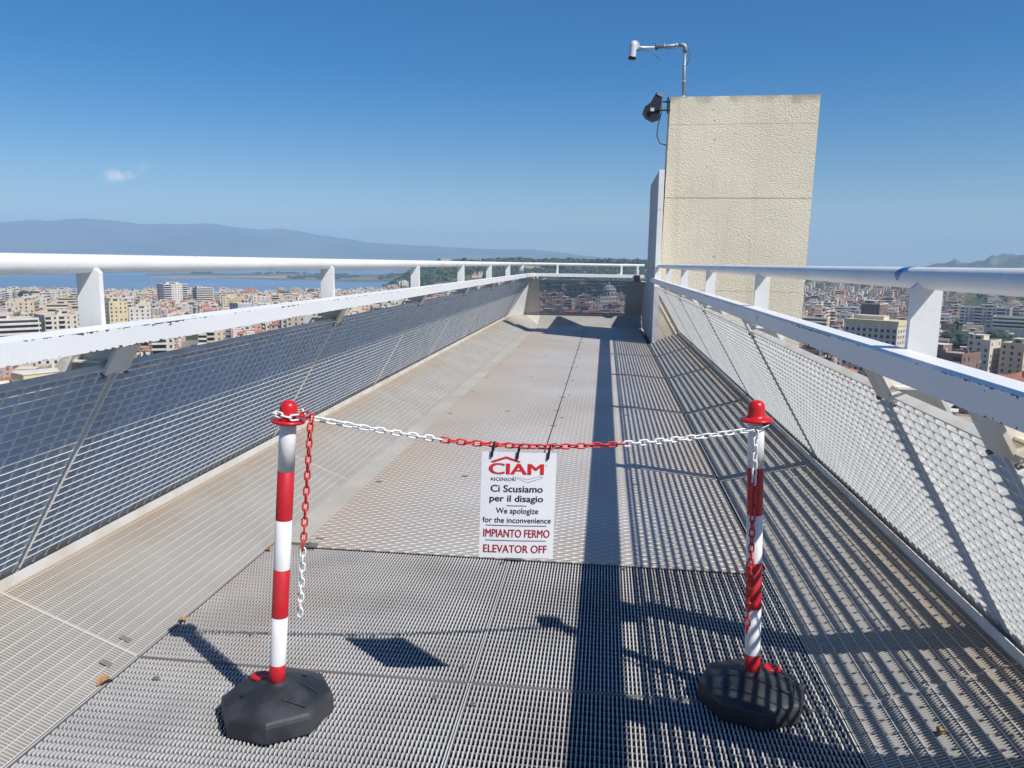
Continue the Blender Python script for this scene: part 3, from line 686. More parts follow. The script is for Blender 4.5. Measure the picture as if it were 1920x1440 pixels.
# ------------------------------------------------------------------ chain posts
def chain_post(label, bx, by, lean_x, spin, ins):
    root = empty('chain_post', (bx, by, 0.0)); tag(root, label, 'chain post', 'striped chain posts')
    base = MB(); n = 32; R0 = 0.159
    # (radius, z, how octagonal)
    prof = [(0.975, 0.003, 1), (1.0, 0.008, 1), (0.995, 0.050, 1), (0.975, 0.0585, 1), (0.93, 0.0635, 1), (0.78, 0.0705, .45), (0.60, 0.081, 0), (0.42, 0.091, 0), (0.26, 0.0975, 0), (0.185, 0.100, 0), (0.165, 0.105, 0), (0.135, 0.106, 0)]
    ring = []
    for q, z, oc in prof:
        k0 = len(base.v)
        for j in range(n):
            a = 2*math.pi*j/n; ph = (a % (math.pi/4)) - math.pi/8
            ro = math.cos(math.pi/8)/math.cos(ph); rr = R0*q*(ro*oc + 0.955*(1-oc))
            base.v.append((rr*math.cos(a+spin), rr*math.sin(a+spin), z))
        ring.append(k0)
    for a, b in zip(ring, ring[1:]):
        for j in range(n):
            base.f.append((a+j, a+(j+1) % n, b+(j+1) % n, b+j)); base.m.append(0)
    base.f.append(tuple(ring[0]+j for j in reversed(range(n)))); base.m.append(0)
    base.f.append(tuple(ring[-1]+j for j in range(n))); base.m.append(0)
    bo = base.build('base', M['rubber'], root)
    for p in bo.data.polygons:
        if p.index >= 4*n: p.use_smooth = True
    # filler plug, moulded square and small slots
    k = MB(); k.lathe([(0.026, -0.008), (0.026, 0.003), (0.020, 0.005), (0.010, 0.002)], 20, T=Matrix.Translation((ins[0], ins[1], 0.0905)) @ Matrix.Diagonal((1.35, 0.9, 1, 1))); k.build('filler_plug', M['red'], bo, smooth=True)
    k = MB()
    for (ax, ay, bx_, by_) in ((0.05, -0.08, 0.13, -0.08), (0.13, -0.08, 0.145, 0.0), (0.145, 0.0, 0.07, 0.02), (0.07, 0.02, 0.05, -0.08)):
        ax *= .85; ay *= .85; bx_ *= .85; by_ *= .85; za = 0.0930 - 0.020*(math.hypot(ax, ay)-0.066)/0.065; zb = 0.0930 - 0.020*(math.hypot(bx_, by_)-0.066)/0.065
        k.tube([(ax, ay, za), (bx_, by_, zb)], 0.0016, 5)
    k.build('moulded_outline', M['rubber'], bo)
    k = MB(); k.box((-0.085, -0.060, 0.070), (-0.068, -0.053, 0.0805)); k.box((0.042, 0.065, 0.070), (0.060, 0.071, 0.0855)); k.build('slot', M['tie'], bo)
    T = Matrix.Shear('XY', 4, (0, 0)) 
    ang = math.atan2(lean_x, 0.88)
    pole = empty('pole', (0, 0, 0.10), parent=root); pole.rotation_euler = (0, ang, 0)
    zs = [-0.02, 0.058, 0.202, 0.345, 0.489, 0.629, 0.772]
    for i in range(6):
        k = MB(); a, b = zs[i], zs[i+1]
        k.lathe([(0.0228, a), (0.0228, b-0.0008), (0.0223, b-0.0004), (0.0223, b)], 28, close=(i in (0, 5)))
        o = k.build('red_band' if i % 2 == 0 else 'white_band', M['redband'] if i % 2 == 0 else M['whiteplast'], pole, smooth=True)
    cap = [(0.0236, 0.768), (0.045, 0.765), (0.0465, 0.769), (0.045, 0.772), (0.033, 0.7745), (0.0262, 0.777), (0.0245, 0.783), (0.0238, 0.804), (0.0225, 0.813), (0.018, 0.820), (0.011, 0.8235), (0.003, 0.8245)]
    k = MB(); k.lathe(cap, 32); o = k.build('cap', M['red'], root, smooth=True)
    o.location = (0, 0, 0.10); o.rotation_euler = (0, ang, 0)
    return root
LB = (-0.897, 1.975); RB = (0.478, 2.238)
chain_post('striped chain post standing clear in full sun near the shaded side panels', LB[0], LB[1], 0.065, R(12), (-0.062, 0.040))
chain_post('striped chain post standing in the slatted shadow beside the sunlit panels', RB[0], RB[1], -0.042, R(2), (0.058, 0.045))

# ------------------------------------------------------------------ chain
def link_mesh(mt_, name):
    mb = MB(); pts = []; a, b, rr, n = 0.0066, 0.0070, 0.0026, 8       # straight half, end radius, wire
    path = []
    for j in range(7):
        t = -math.pi/2 + math.pi*j/6; path.append((a+b*math.cos(t), b*math.sin(t), 0))
    for j in range(7):
        t = math.pi/2 + math.pi*j/6; path.append((-a+b*math.cos(t), b*math.sin(t), 0))
    P = [Vector(p) for p in path]; m_ = len(P); rings = []
    for i, p in enumerate(P):
        t = (P[(i+1) % m_]-P[i-1]).normalized(); e2 = Vector((0, 0, 1)); e1 = t.cross(e2)
        k = len(mb.v)
        for j in range(n):
            an = 2*math.pi*j/n; mb.v.append(tuple(p + e1*math.cos(an)*rr + e2*math.sin(an)*rr))
        rings.append(k)
    for i in range(m_):
        A_, B_ = rings[i], rings[(i+1) % m_]
        for j in range(n):
            mb.f.append((A_+j, A_+(j+1) % n, B_+(j+1) % n, B_+j)); mb.m.append(0)
    return mb.mesh(name, mt_, smooth=True)
LM = {'r': link_mesh(M['redlink'], 'red_link'), 'w': link_mesh(M['whiteplast'], 'white_link')}
LP = 0.0222
ch = empty('chain', (LB[0]+0.065, LB[1], 0.87)); tag(ch, 'red and white plastic chain slung between the two striped posts, ends dangling', 'chain')
CO = Vector(ch.location)
def put_link(p, d, roll_, c):
    x = d.normalized(); up = Vector((0, 0, 1)) if abs(x.z) < 0.9 else Vector((0, 1, 0))
    y = up.cross(x).normalized(); z = x.cross(y)
    y2 = y*math.cos(roll_)+z*math.sin(roll_); z2 = -y*math.sin(roll_)+z*math.cos(roll_)
    mm = Matrix((x, y2, z2)).transposed().to_4x4(); mm.translation = p - CO
    o = link('chain_link', LM[c], ch); o.matrix_world = mm; o.matrix_basis = mm
def run(pts, colour, phase=0.0, twist=0.0, jit=0.10):
    P = [Vector(p) for p in pts]; seg = [0]
    for a, b in zip(P, P[1:]): seg.append(seg[-1]+(b-a).length)
    n = int(seg[-1]/LP)
    for i in range(n+1):
        s_ = i*LP if i < n else n*LP
        j = 0
        while j < len(seg)-2 and seg[j+1] < s_: j += 1
        t = (s_-seg[j])/max(1e-6, seg[j+1]-seg[j]); p = P[j].lerp(P[j+1], t); d = P[j+1]-P[j]
        put_link(p, d, phase + (i % 2)*math.pi/2 + twist*i + random.uniform(-jit, jit), colour(i/n))
LT = Vector((LB[0]+0.060, LB[1], 0.0)); RT = Vector((RB[0]-0.038, RB[1], 0.0))
def smooth_pts(P, n=12):
    P = [Vector(p) for p in P]; out_ = []
    for i in range(len(P)-1):
        p0, p1, p2, p3 = P[max(i-1, 0)], P[i], P[i+1], P[min(i+2, len(P)-1)]
        for j in range(n):
            t = j/n; out_.append(0.5*((2*p1)+(p2-p0)*t+(2*p0-5*p1+4*p2-p3)*t*t+(3*p1-p0-3*p2+p3)*t**3))
    return out_+[P[-1]]
run(smooth_pts([(-0.764, 1.971, 0.876), (-0.611, 2.001, 0.847), (-0.427, 2.038, 0.817), (-0.298, 2.064, 0.804), (-0.138, 2.095, 0.797), (0.082, 2.139, 0.805), (0.261, 2.174, 0.822), (0.418, 2.206, 0.843)]),
    lambda t: 'w' if t < 0.285 or t > 0.72 else 'r', 0.5, 0.06)
pts = []
for i in range(25):
    a = R(-10) - R(335)*i/24; rr = 0.0345
    pts.append((LT.x+rr*math.cos(a)*1.05, LT.y+rr*math.sin(a), 0.885+0.004*math.sin(2*a)))
run(pts, lambda t: 'w', 0.3, 0)
run([(LT.x+0.034, LT.y-0.015, 0.886), (LT.x+0.058, LT.y-0.020, 0.890), (LT.x+0.070, LT.y-0.012, 0.880)], lambda t: 'r', 0.2)
run([(-0.766, 1.953, 0.878), (-0.769, 1.950, 0.858), (-0.785, 1.952, 0.68), (-0.801, 1.955, 0.504), (-0.815, 1.957, 0.323)], lambda t: 'r' if t < 0.67 else 'w', 0.7, 0.03)
run([(0.418, 2.206, 0.843), (RT.x+0.004, RT.y-0.029, 0.848), (RT.x+0.024, RT.y-0.020, 0.856)], lambda t: 'w', 0.0)
run([(0.436, 2.207, 0.832), (0.441, 2.203, 0.653), (0.444, 2.196, 0.45), (0.445, 2.190, 0.24)], lambda t: 'w' if t < 0.24 else 'r', 0.7, 0.05)
k = MB(); k.tube([tuple(Vector((RT.x+0.018, RT.y-0.020, 0.864))-CO), tuple(Vector((RT.x+0.026, RT.y-0.018, 0.850))-CO), tuple(Vector((RT.x+0.036, RT.y-0.015, 0.854))-CO)], 0.0026, 6); k.build('cable_tie', M['tie'], ch)

# ------------------------------------------------------------------ sign
SWd, SHt, sz1 = 0.206, 0.297, 0.785
sg = empty('notice_board', (-0.2175, 2.062, sz1)); tag(sg, 'white notice board reading ELEVATOR OFF hanging from the chain', 'sign')
sg.rotation_euler = (R(-3), R(1.2), R(9))
def SP(u, v, d=0.0):       # u right, v down, in sign space; slight curl
    return Vector(((u-0.5)*SWd*1.0, -d - 0.004*math.sin(u*math.pi) , -v*SHt))
mb = MB(); nu = 12
for i in range(nu):
    u, w = i/nu, (i+1)/nu
    a, b, c, d = SP(u, 0), SP(w, 0), SP(w, 1), SP(u, 1)
    e = Vector((0, 0.0025, 0))
    mb.hexa([d, c, c+e, d+e, a, b, b+e, a+e], skip=(() if i in (0, nu-1) else (3, 5)))
mb.build('panel', M['sign'], sg)
def poly(pts, mt_, name):
    k = MB()
    Q_ = []
    for (ua, va), (ub, vb) in zip(pts, pts[1:]+pts[:1]):
        for i in range(8): Q_.append((ua+(ub-ua)*i/8, va+(vb-va)*i/8))
    P = [SP(u, v, 0.0012) for u, v in Q_]; k.face(P[::-1])
    me = k.mesh(name, mt_); return link(name, me, sg)
def text(t_, u0, u1, v0, v1, mt_, bold=0):
    cu = bpy.data.curves.new('t', 'FONT'); cu.body = t_; cu.size = 1; cu.resolution_u = 4
    o = bpy.data.objects.new('t', cu); col.objects.link(o)
    dg = bpy.context.evaluated_depsgraph_get(); me = bpy.data.meshes.new_from_object(o.evaluated_get(dg))
    bpy.data.objects.remove(o)
    vs = [v.co.copy() for v in me.vertices]; fs = [tuple(p.vertices) for p in me.polygons]
    x0_, x1_, y0_, y1_ = min(v.x for v in vs), max(v.x for v in vs), min(v.y for v in vs), max(v.y for v in vs)
    mb = MB(); copies = [0] if not bold else [-bold, -bold/2, 0, bold/2, bold]
    for ci, dx in enumerate(copies):
        k = len(mb.v)
        for v in vs:
            u = u0+bold + (v.x-x0_)/(x1_-x0_)*(u1-u0-2*bold) + dx; w = v1 - (v.y-y0_)/(y1_-y0_)*(v1-v0)
            mb.v.append(tuple(SP(u, w, 0.0008+0.0001*ci)))
        for q in fs: mb.f.append(tuple(k+i for i in q)); mb.m.append(0)
    return mb.build('lettering', mt_, sg)
text('CIAM', 0.095, 0.835, 0.102, 0.205, M['ink_red'], 0.011)
poly([(0.115, 0.088), (0.325, 0.036), (0.52, 0.080), (0.50, 0.093), (0.325, 0.056), (0.155, 0.098)], M['ink_red'], 'chevron')
text('ASCENSORI', 0.12, 0.46, 0.237, 0.268, M['ink_black'], 0)
for q in ([(0.42, 0.222), (0.62, 0.247), (0.79, 0.215), (0.79, 0.2175), (0.62, 0.2500), (0.42, 0.225)],
          [(0.79, 0.215), (0.83, 0.230), (0.62, 0.280), (0.48, 0.240), (0.48, 0.2375), (0.62, 0.2765), (0.82, 0.230), (0.78, 0.216)]):
    poly(q, M['ink_grey'], 'chevron')
text('Ci Scusiamo', 0.13, 0.83, 0.307, 0.372, M['ink_black'], 0.003)
text('per il disagio', 0.12, 0.84, 0.402, 0.482, M['ink_black'], 0.003)
text('We apologize', 0.21, 0.78, 0.522, 0.592, M['ink_black'], 0.0012)
text('for the inconvenience', 0.035, 0.955, 0.612, 0.664, M['ink_black'], 0.0012)
text('IMPIANTO FERMO', 0.05, 0.945, 0.727, 0.802, M['ink_dark_red'], 0.0028)
text('ELEVATOR OFF', 0.055, 0.915, 0.876, 0.950, M['ink_dark_red'], 0.0028)
for u0_, u1_, v_ in ((0.35, 0.62, 0.500), (0.08, 0.90, 0.690), (0.08, 0.90, 0.833)):
    poly([(u0_, v_-0.0025), (u1_, v_-0.0025), (u1_, v_+0.0025), (u0_, v_+0.0025)], M['ink_black'], 'rule')
text('o', 0.855, 0.873, 0.108, 0.124, M['ink_grey'])
for u, h0, h1 in ((0.135, -0.065, 0.045), (0.475, -0.045, 0.06), (0.885, -0.05, 0.055)):
    k = MB(); a, b = SP(u+0.012, h0, 0.003), SP(u-0.006, h1, 0.002)
    k.hexa([b+Vector((-.0035, 0, 0)), b+Vector((.0035, 0, 0)), b+Vector((.0035, -.003, 0)), b+Vector((-.0035, -.003, 0)),
            a+Vector((-.0030, 0, 0)), a+Vector((.0030, 0, 0)), a+Vector((.0030, -.003, 0)), a+Vector((-.0030, -.003, 0))])
    k.tube([tuple(a), tuple(a+Vector((0.004, 0.014, 0.006))), tuple(a+Vector((0.004, 0.03, -0.006))), tuple(b+Vector((0, 0.008, 0)))], 0.0022, 5)
    k.build('strap', M['tie'], sg)

# ------------------------------------------------------------------ small things on the walkway
mk = MB()
for j in range(4):     # strokes hugging the handrail tube
    ang0, ang1 = R(85-8*j), R(195-16*j)
    y0 = 2.30 + 0.012*j
    for i in range(8):
        a, b = ang0+(ang1-ang0)*i/8, ang0+(ang1-ang0)*(i+1)/8
        rr = 0.0307; ox = CX+MT+0.042
        def Q(an, yy): return (ox+rr*math.cos(an), yy, 1.275+rr*math.sin(an))
        t0, t1 = i/8, (i+1)/8; w0, w1 = 0.006, 0.006
        sy = 1 if j < 3 else -1
        mk.face([Q(a, y0+0.045*t0*sy-w0), Q(a, y0+0.045*t0*sy+w0), Q(b, y0+0.045*t1*sy+w1), Q(b, y0+0.045*t1*sy-w1)])
mk.build('graffiti', M['ink_blue'], gr_)
def leafs(x, y, z, rz, s, lab):
    mb = MB(); n = 6
    for i in range(n):
        t0, t1 = i/n, (i+1)/n
        def W(t): return 0.35*math.sin(math.pi*min(1, t*1.02))**0.8
        def Z(t): return 0.30*math.sin(math.pi*t)+0.02
        for sgn in (-1, 1):
            a = Vector((t0-0.5, 0, Z(t0)*0.5))*s; b = Vector((t1-0.5, 0, Z(t1)*0.5))*s
            c = Vector((t1-0.5, sgn*W(t1), Z(t1)))*s; d = Vector((t0-0.5, sgn*W(t0), Z(t0)))*s
            mb.face([a, b, c, d] if sgn < 0 else [d, c, b, a])
    o = mb.build('dry_leaf', M['leaf']); o.location = (x, y, z); o.rotation_euler = (0, 0, rz)
    tag(o, lab, 'leaf', 'dry leaves on the walkway')
leafs(-1.485, 2.05, 0.004, R(65), 0.055, 'long orange-brown dry leaf caught at the edge of the side grating')
leafs(-1.47, 2.47, 0.006, R(20), 0.035, 'small curled dry leaf beside the tip of the post shadow')
leafs(-1.46, 3.18, 0.010, R(-30), 0.035, 'small dry leaf beside the corner of the first chequer plate')
leafs(0.93, 2.02, 0.080, R(50), 0.04, 'crumpled dry leaf on the striped side grating near the second post')
for i, (x, y, rz) in enumerate(((-1.535, 2.13, 0.5), (-1.56, 2.27, 0.45))):
    mb = MB(); mb.box((-0.017, -0.011, 0), (0.017, 0.011, 0.0015)); mb.tube([(0, 0, 0.0015), (0, 0, 0.004)], 0.005, 8)
    o = mb.build('saddle_clip', M['galv_side'], wk); o.location = (x, y, 0.022 if i == 0 else 0.032); o.rotation_euler = (0, R(22), 0)

# ------------------------------------------------------------------ terrain
def sstep(a, b, x):
    t = max(0.0, min(1.0, (x-a)/(b-a))); return t*t*(3-2*t)
def table(T_, x):
    if x <= T_[0][0]: return T_[0][1]
    for (a, va), (b, vb) in zip(T_, T_[1:]):
        if x <= b: return va+(vb-va)*(x-a)/(b-a)
    return T_[-1][1]
HA = [(-16.5, 0), (-15, .35), (-13.5, .8), (-11, .97), (-6, 1.0), (0, 1.0), (6, .98), (10, .75), (14, .52), (20, .42), (34, .45)]
MT_ = [(-60, 1.6), (-47, 1.7), (-40.5, 1.78), (-38, 2.16), (-37.3, 2.06), (-35.5, 2.33), (-34, 2.28), (-31.8, 2.08), (-28, 2.26), (-24.6, 1.96), (-23.2, 2.08), (-20.5, 1.66),
       (-17, 1.22), (-13, 1.05), (-9, .86), (-5.3, .90), (-2, .55), (2, .2), (6, .0), (12, -0.4), (40, -.4)]
MESA = [(20.6, 0), (21.2, .22), (22.2, .42), (22.55, .62), (22.9, .50), (23.5, .42), (24.2, .60), (24.5, .86), (25.2, .98), (26.2, .92), (27.5, .80), (29, .66), (32, .5), (40, .3)]
WL = -74.0
def lagoon(az, r):
    e = 60*noise.noise(Vector((az*0.3, r/900, 3.1)))
    if az > -10.5: return False
    if not (1640+e*2 < r < 5400+e*4): return False
    s0 = 2850 + e*3 + max(0, -az-22)*45; s1 = 4350 + e*4 - max(0, -az-20)*40
    if az > -32 and s0 < r < s1: return False
    if az > -17.5 and r < 2850: return r > 1750 + (az+17.5)*220
    return True
def height(x, y):
    r = math.hypot(x, y); az = math.degrees(math.atan2(x, y))
    z = -60 - 12.5*sstep(600, 1550, r)*sstep(-8, -18, az)*1.0
    A_ = table(HA, az)
    z += (61*A_)*sstep(1330, 1880, r)*(1-sstep(2300, 4200, r))
    z += 2.2*noise.noise(Vector((x/260, y/260, 0))) * (1 if r < 3000 else 1)
    if A_ > 0.1 and r > 1400: z += 5*noise.noise(Vector((x/120, y/120, 5)))*sstep(1400, 1800, r)
    if lagoon(az, r): z = WL-6
    elif r > 1500: z = max(z, WL+0.8+1.5*abs(noise.noise(Vector((x/300, y/300, 9)))))
    if r > 7500:
        el = table(MT_, az) + 0.05*noise.noise(Vector((az*0.9, 0, 7.7)))
        top = CAMZ + 12000*math.tan(R(el)) + 75
        k = sstep(8800, 12000, r)
        ridge = 0.30*noise.noise(Vector((x/1300, y/1300, 2.0))) + 0.18*noise.noise(Vector((x/480, y/480, 4.0)))
        if top > 0: z = z + top*(k**1.3)*(1+ridge*(1-k)*1.8)
        if r > 12000: z -= (r-12000)*0.05
    if 4200 < r < 6500:
        el = table(MESA, az)
        if az > 20.5:
            t = math.exp(-((r-5300)/480)**2); jag = 0.12*noise.noise(Vector((az*2.2, 0, 1.1)))+0.10*noise.noise(Vector((az*6, 0, 1.1)))
            z = max(z, -60 + (61+5300*math.tan(R(max(0, el+jag))))*t)
    return z
rad = [0.0, 40, 90, 150, 220, 300]
r_ = 300
while r_ < 6500: r_ *= 1.028; rad.append(r_)
while r_ < 15500: r_ *= 1.018; rad.append(r_)
azs = [-100 + 0.0]
a_ = -100
while a_ < 100:
    a_ += (0.2 if 20 < a_ < 28 else 0.4) if -46 < a_ < 36 else 3.0
    azs.append(a_)
V_ = []; F_ = []; MI = []
na = len(azs)
for r in rad:
    for a in azs:
        x, y = r*math.sin(R(a)), r*math.cos(R(a)); 
        V_.append((x, y-60 if r == 0 else y, height(x, y) if r > 1 else -60))
for i in range(len(rad)-1):
    for j in range(na-1):
        F_.append((i*na+j, i*na+j+1, (i+1)*na+j+1, (i+1)*na+j))
        r = rad[i]; a = azs[j]; A_ = table(HA, a)
        MI.append(3 if r > 8600 else (4 if (4300 < r < 6400 and a > 20) else (1 if (r > 1400 and A_ > .1 and r < 4300) else (2 if r > 1650 else 0))))
def ground_mat(name, c1, c2, c3, sc, sc2):
    mt_ = bpy.data.materials.new(name); mt_.use_nodes = True; n = mt_.node_tree.nodes; l = mt_.node_tree.links; b = n['Principled BSDF']
    b.inputs['Roughness'].default_value = 0.95; b.inputs['Specular IOR Level'].default_value = 0.1
    t = n.new('ShaderNodeTexCoord'); x = n.new('ShaderNodeTexNoise'); x.inputs['Scale'].default_value = sc; x.inputs['Detail'].default_value = 8; l.new(t.outputs['Object'], x.inputs['Vector'])
    cr1 = n.new('ShaderNodeValToRGB'); cr1.color_ramp.elements[0].position = 0.40; cr1.color_ramp.elements[1].position = 0.60
    cr1.color_ramp.elements[0].color = (*c1, 1); cr1.color_ramp.elements[1].color = (*c2, 1); l.new(x.outputs['Fac'], cr1.inputs['Fac'])
    x2 = n.new('ShaderNodeTexNoise'); x2.inputs['Scale'].default_value = sc2; x2.inputs['Detail'].default_value = 6; l.new(t.outputs['Object'], x2.inputs['Vector'])
    mr = n.new('ShaderNodeMapRange'); mr.inputs['From Min'].default_value = 0.56; mr.inputs['From Max'].default_value = 0.64; l.new(x2.outputs['Fac'], mr.inputs['Value'])
    k = n.new('ShaderNodeMixRGB'); l.new(mr.outputs[0], k.inputs['Fac']); l.new(cr1.outputs[0], k.inputs['Color1']); k.inputs['Color2'].default_value = (*c3, 1)
    l.new(k.outputs[0], b.inputs['Base Color']); return mt_
GM = [ground_mat('town_ground', (0.16, 0.145, 0.13), (0.26, 0.23, 0.19), (0.05, 0.07, 0.03), 0.02, 0.012),
      ground_mat('hill_ground', (0.05, 0.07, 0.03), (0.12, 0.12, 0.06), (0.33, 0.27, 0.18), 0.012, 0.007),
      ground_mat('plain_ground', (0.09, 0.10, 0.06), (0.20, 0.17, 0.12), (0.36, 0.31, 0.24), 0.0022, 0.0012),
      ground_mat('mountain_ground', (0.06, 0.08, 0.055), (0.13, 0.125, 0.09), (0.14, 0.135, 0.10), 0.0008, 0.0007),
      ground_mat('mesa_ground', (0.05, 0.065, 0.04), (0.10, 0.10, 0.085), (0.20, 0.19, 0.17), 0.008, 0.008)]
me = bpy.data.meshes.new('ground'); me.from_pydata(V_, [], F_)
for g in GM: me.materials.append(g)
me.polygons.foreach_set('material_index', MI); me.polygons.foreach_set('use_smooth', [True]*len(F_)); me.update()
g = link('ground', me, None, 'structure')
mb = MB(); st = 24
for i in range(st):
    a, b = -75+66*i/st, -75+66*(i+1)/st
    mb.face([(1450*math.sin(R(a)), 1450*math.cos(R(a)), WL), (6200*math.sin(R(a)), 6200*math.cos(R(a)), WL), (6200*math.sin(R(b)), 6200*math.cos(R(b)), WL), (1450*math.sin(R(b)), 1450*math.cos(R(b)), WL)][::-1])
mb.build('lagoon_water', M['water'], None, kind='structure')

# ------------------------------------------------------------------ buildings
def place(az, dist): return dist*math.sin(R(az)), dist*math.cos(R(az))
BM = ['w%d' % i for i in range(10)] + ['flat', 'tile', 'glass', 'trim', 'shutter']
BI = {k: i for i, k in enumerate(BM)}
def gen(w, d, n, wall, style, tiled, rg, sides=(0, 1, 2, 3), st_h=3.1, split=False):
    """local, base at z 0, front faces -y. returns dict of MBs"""
    P = {k: MB() for k in ('wall', 'roof', 'windows', 'balconies')}
    h = n*st_h; W_ = BI['w%d' % wall]
    P['wall'].box((-w/2, -d/2, -6), (w/2, d/2, h), W_, skip=(0,))
    if tiled:
        e = 0.5; ov = h+0.02; rh = min(w, d)*0.24
        if w >= d: a, b = (-(w-d)/2-0.1, 0), ((w-d)/2+0.1, 0)
        else: a, b = (0, -(d-w)/2-0.1), (0, (d-w)/2+0.1)
        c = [(-w/2-e, -d/2-e), (w/2+e, -d/2-e), (w/2+e, d/2+e), (-w/2-e, d/2+e)]
        c = [(x, y, ov) for x, y in c]; A_ = (*a, ov+rh); B_ = (*b, ov+rh); T = BI['tile']
        if w >= d: fs = [[c[0], c[1], B_, A_], [c[1], c[2], B_], [c[2], c[3], A_, B_], [c[3], c[0], A_]]
        else: fs = [[c[0], c[1], A_], [c[1], c[2], B_, A_], [c[2], c[3], B_], [c[3], c[0], A_, B_]]
        for q in fs: P['roof'].face(q, T)
        P['roof'].face(c[::-1], T)
        P['roof'].box((w*0.18, -0.4, ov+rh*0.4), (w*0.18+0.8, 0.4, ov+rh+0.8), W_)
    else:
        t = 0.25
        P['roof'].box((-w/2+t, -d/2+t, h-0.1), (w/2-t, d/2-t, h+0.12), BI['flat'])
        tr = W_ if rg.random() < 0.6 else BI['trim']
        for q in (((-w/2-.05, -d/2-.05), (w/2+.05, -d/2+t)), ((-w/2-.05, d/2-t), (w/2+.05, d/2+.05)), ((-w/2-.05, -d/2+t), (-w/2+t, d/2-t)), ((w/2-t, -d/2+t), (w/2+.05, d/2-t))):
            P['roof'].box((*q[0], h-0.15), (*q[1], h+0.85), tr)
        pw, pd = w*rg.uniform(.25, .6), d*rg.uniform(.3, .6); ox, oy = rg.uniform(-.5, .5)*(w-pw-2), rg.uniform(-.3, .5)*(d-pd-2)
        P['roof'].box((ox-pw/2, oy-pd/2, h+.1), (ox+pw/2, oy+pd/2, h+2.9), W_)
        P['roof'].box((ox-pw/2-.2, oy-pd/2-.2, h+2.9), (ox+pw/2+.2, oy+pd/2+.2, h+3.1), BI['trim'])
        P['windows'].box((ox-pw/4, oy-pd/2-.04, h+.9), (ox+pw/4, oy-pd/2, h+2.3), BI['glass'])
        for _ in range(rg.randint(1, 4)):
            qx, qy, qs = rg.uniform(-.4, .4)*w, rg.uniform(-.4, .4)*d, rg.uniform(.4, 1.1)
            P['roof'].box((qx-qs, qy-qs*.7, h+.1), (qx+qs, qy+qs*.7, h+rg.uniform(.9, 2.2)), rg.choice([W_, BI['trim'], BI['flat']]))
    fr = [((-w/2, -d/2), (1, 0), (0, -1), w), ((w/2, -d/2), (0, 1), (1, 0), d), ((w/2, d/2), (-1, 0), (0, 1), w), ((-w/2, d/2), (0, -1), (-1, 0), d)]
    for si in sides:
        (ox, oy), (ux, uy), (nx, ny), Lw = fr[si]
        def bx(mbx, a, b, z0, z1, n0, n1, mi):
            p = [(ox+ux*q+nx*m_, oy+uy*q+ny*m_) for q, m_ in ((a, n0), (b, n0), (b, n1), (a, n1))]
            mbx.hexa([(*q, z0) for q in p]+[(*q, z1) for q in p], mi)
        stl = style if si % 2 == 0 else ('punched' if rg.random() < .6 else style)
        cols = max(2, int(Lw/3.6)); cw = Lw/cols
        balc = [rg.random() < .55 for _ in range(cols)]
        if stl == 'blank': continue
        for k in range(n):
            z = k*st_h
            if stl == 'ribbon':
                bx(P['windows'], 0.6, Lw-0.6, z+1.15, z+2.65, 0.0, 0.05, BI['glass'])
                bx(P['balconies'], 0.3, Lw-0.3, z-0.15, z+0.95, 0.0, 1.15, BI['trim'])
            elif stl == 'balcony':
                a = 0
                while a < cols:
                    b = a
                    while b < cols and balc[b] == balc[a]: b += 1
                    if balc[a]:
                        bx(P['windows'], a*cw+.4, b*cw-.4, z+.25, z+2.55, 0.0, 0.05, BI['glass'])
                        if k: 
                            bx(P['balconies'], a*cw+.1, b*cw-.1, z-.15, z+.05, 0.0, 1.4, BI['trim'])
                            bx(P['balconies'], a*cw+.1, b*cw-.1, z+.05, z+.95, 1.28, 1.4, rg.choice([W_, BI['trim']]) if not split else BI['trim'])
                    else:
                        for c in range(a, b): bx(P['windows'], (c+.5)*cw-.6, (c+.5)*cw+.6, z+.95, z+2.45, 0, .05, BI['glass'] if rg.random() < .6 else BI['shutter'])
                    a = b
            else:
                for c in range(cols):
                    if rg.random() < .08: continue
                    bx(P['windows'], (c+.5)*cw-.62, (c+.5)*cw+.62, z+.95, z+2.45, 0, .05, BI['glass'] if rg.random() < .6 else BI['shutter'])
    return P
NUM = {1: 'one', 2: 'two', 3: 'three', 4: 'four', 5: 'five', 6: 'six', 7: 'seven', 8: 'eight', 9: 'nine', 10: 'ten', 11: 'eleven'}
def realise(P, name, x, y, z, rz, label, cat='building', group='buildings of the town below'):
    root = empty(name, (x, y, z), rz); tag(root, label, cat, group)
    for k, mbx in P.items():
        if not mbx.f: continue
        used = sorted(set(mbx.m)); mp_ = {u: i for i, u in enumerate(used)}
        mbx.m = [mp_[u] for u in mbx.m]
        mbx.build(k, [M[BM[u]] for u in used], root, kind='stuff' if k in ('windows', 'balconies') else None)
    return root
hero_spots = []
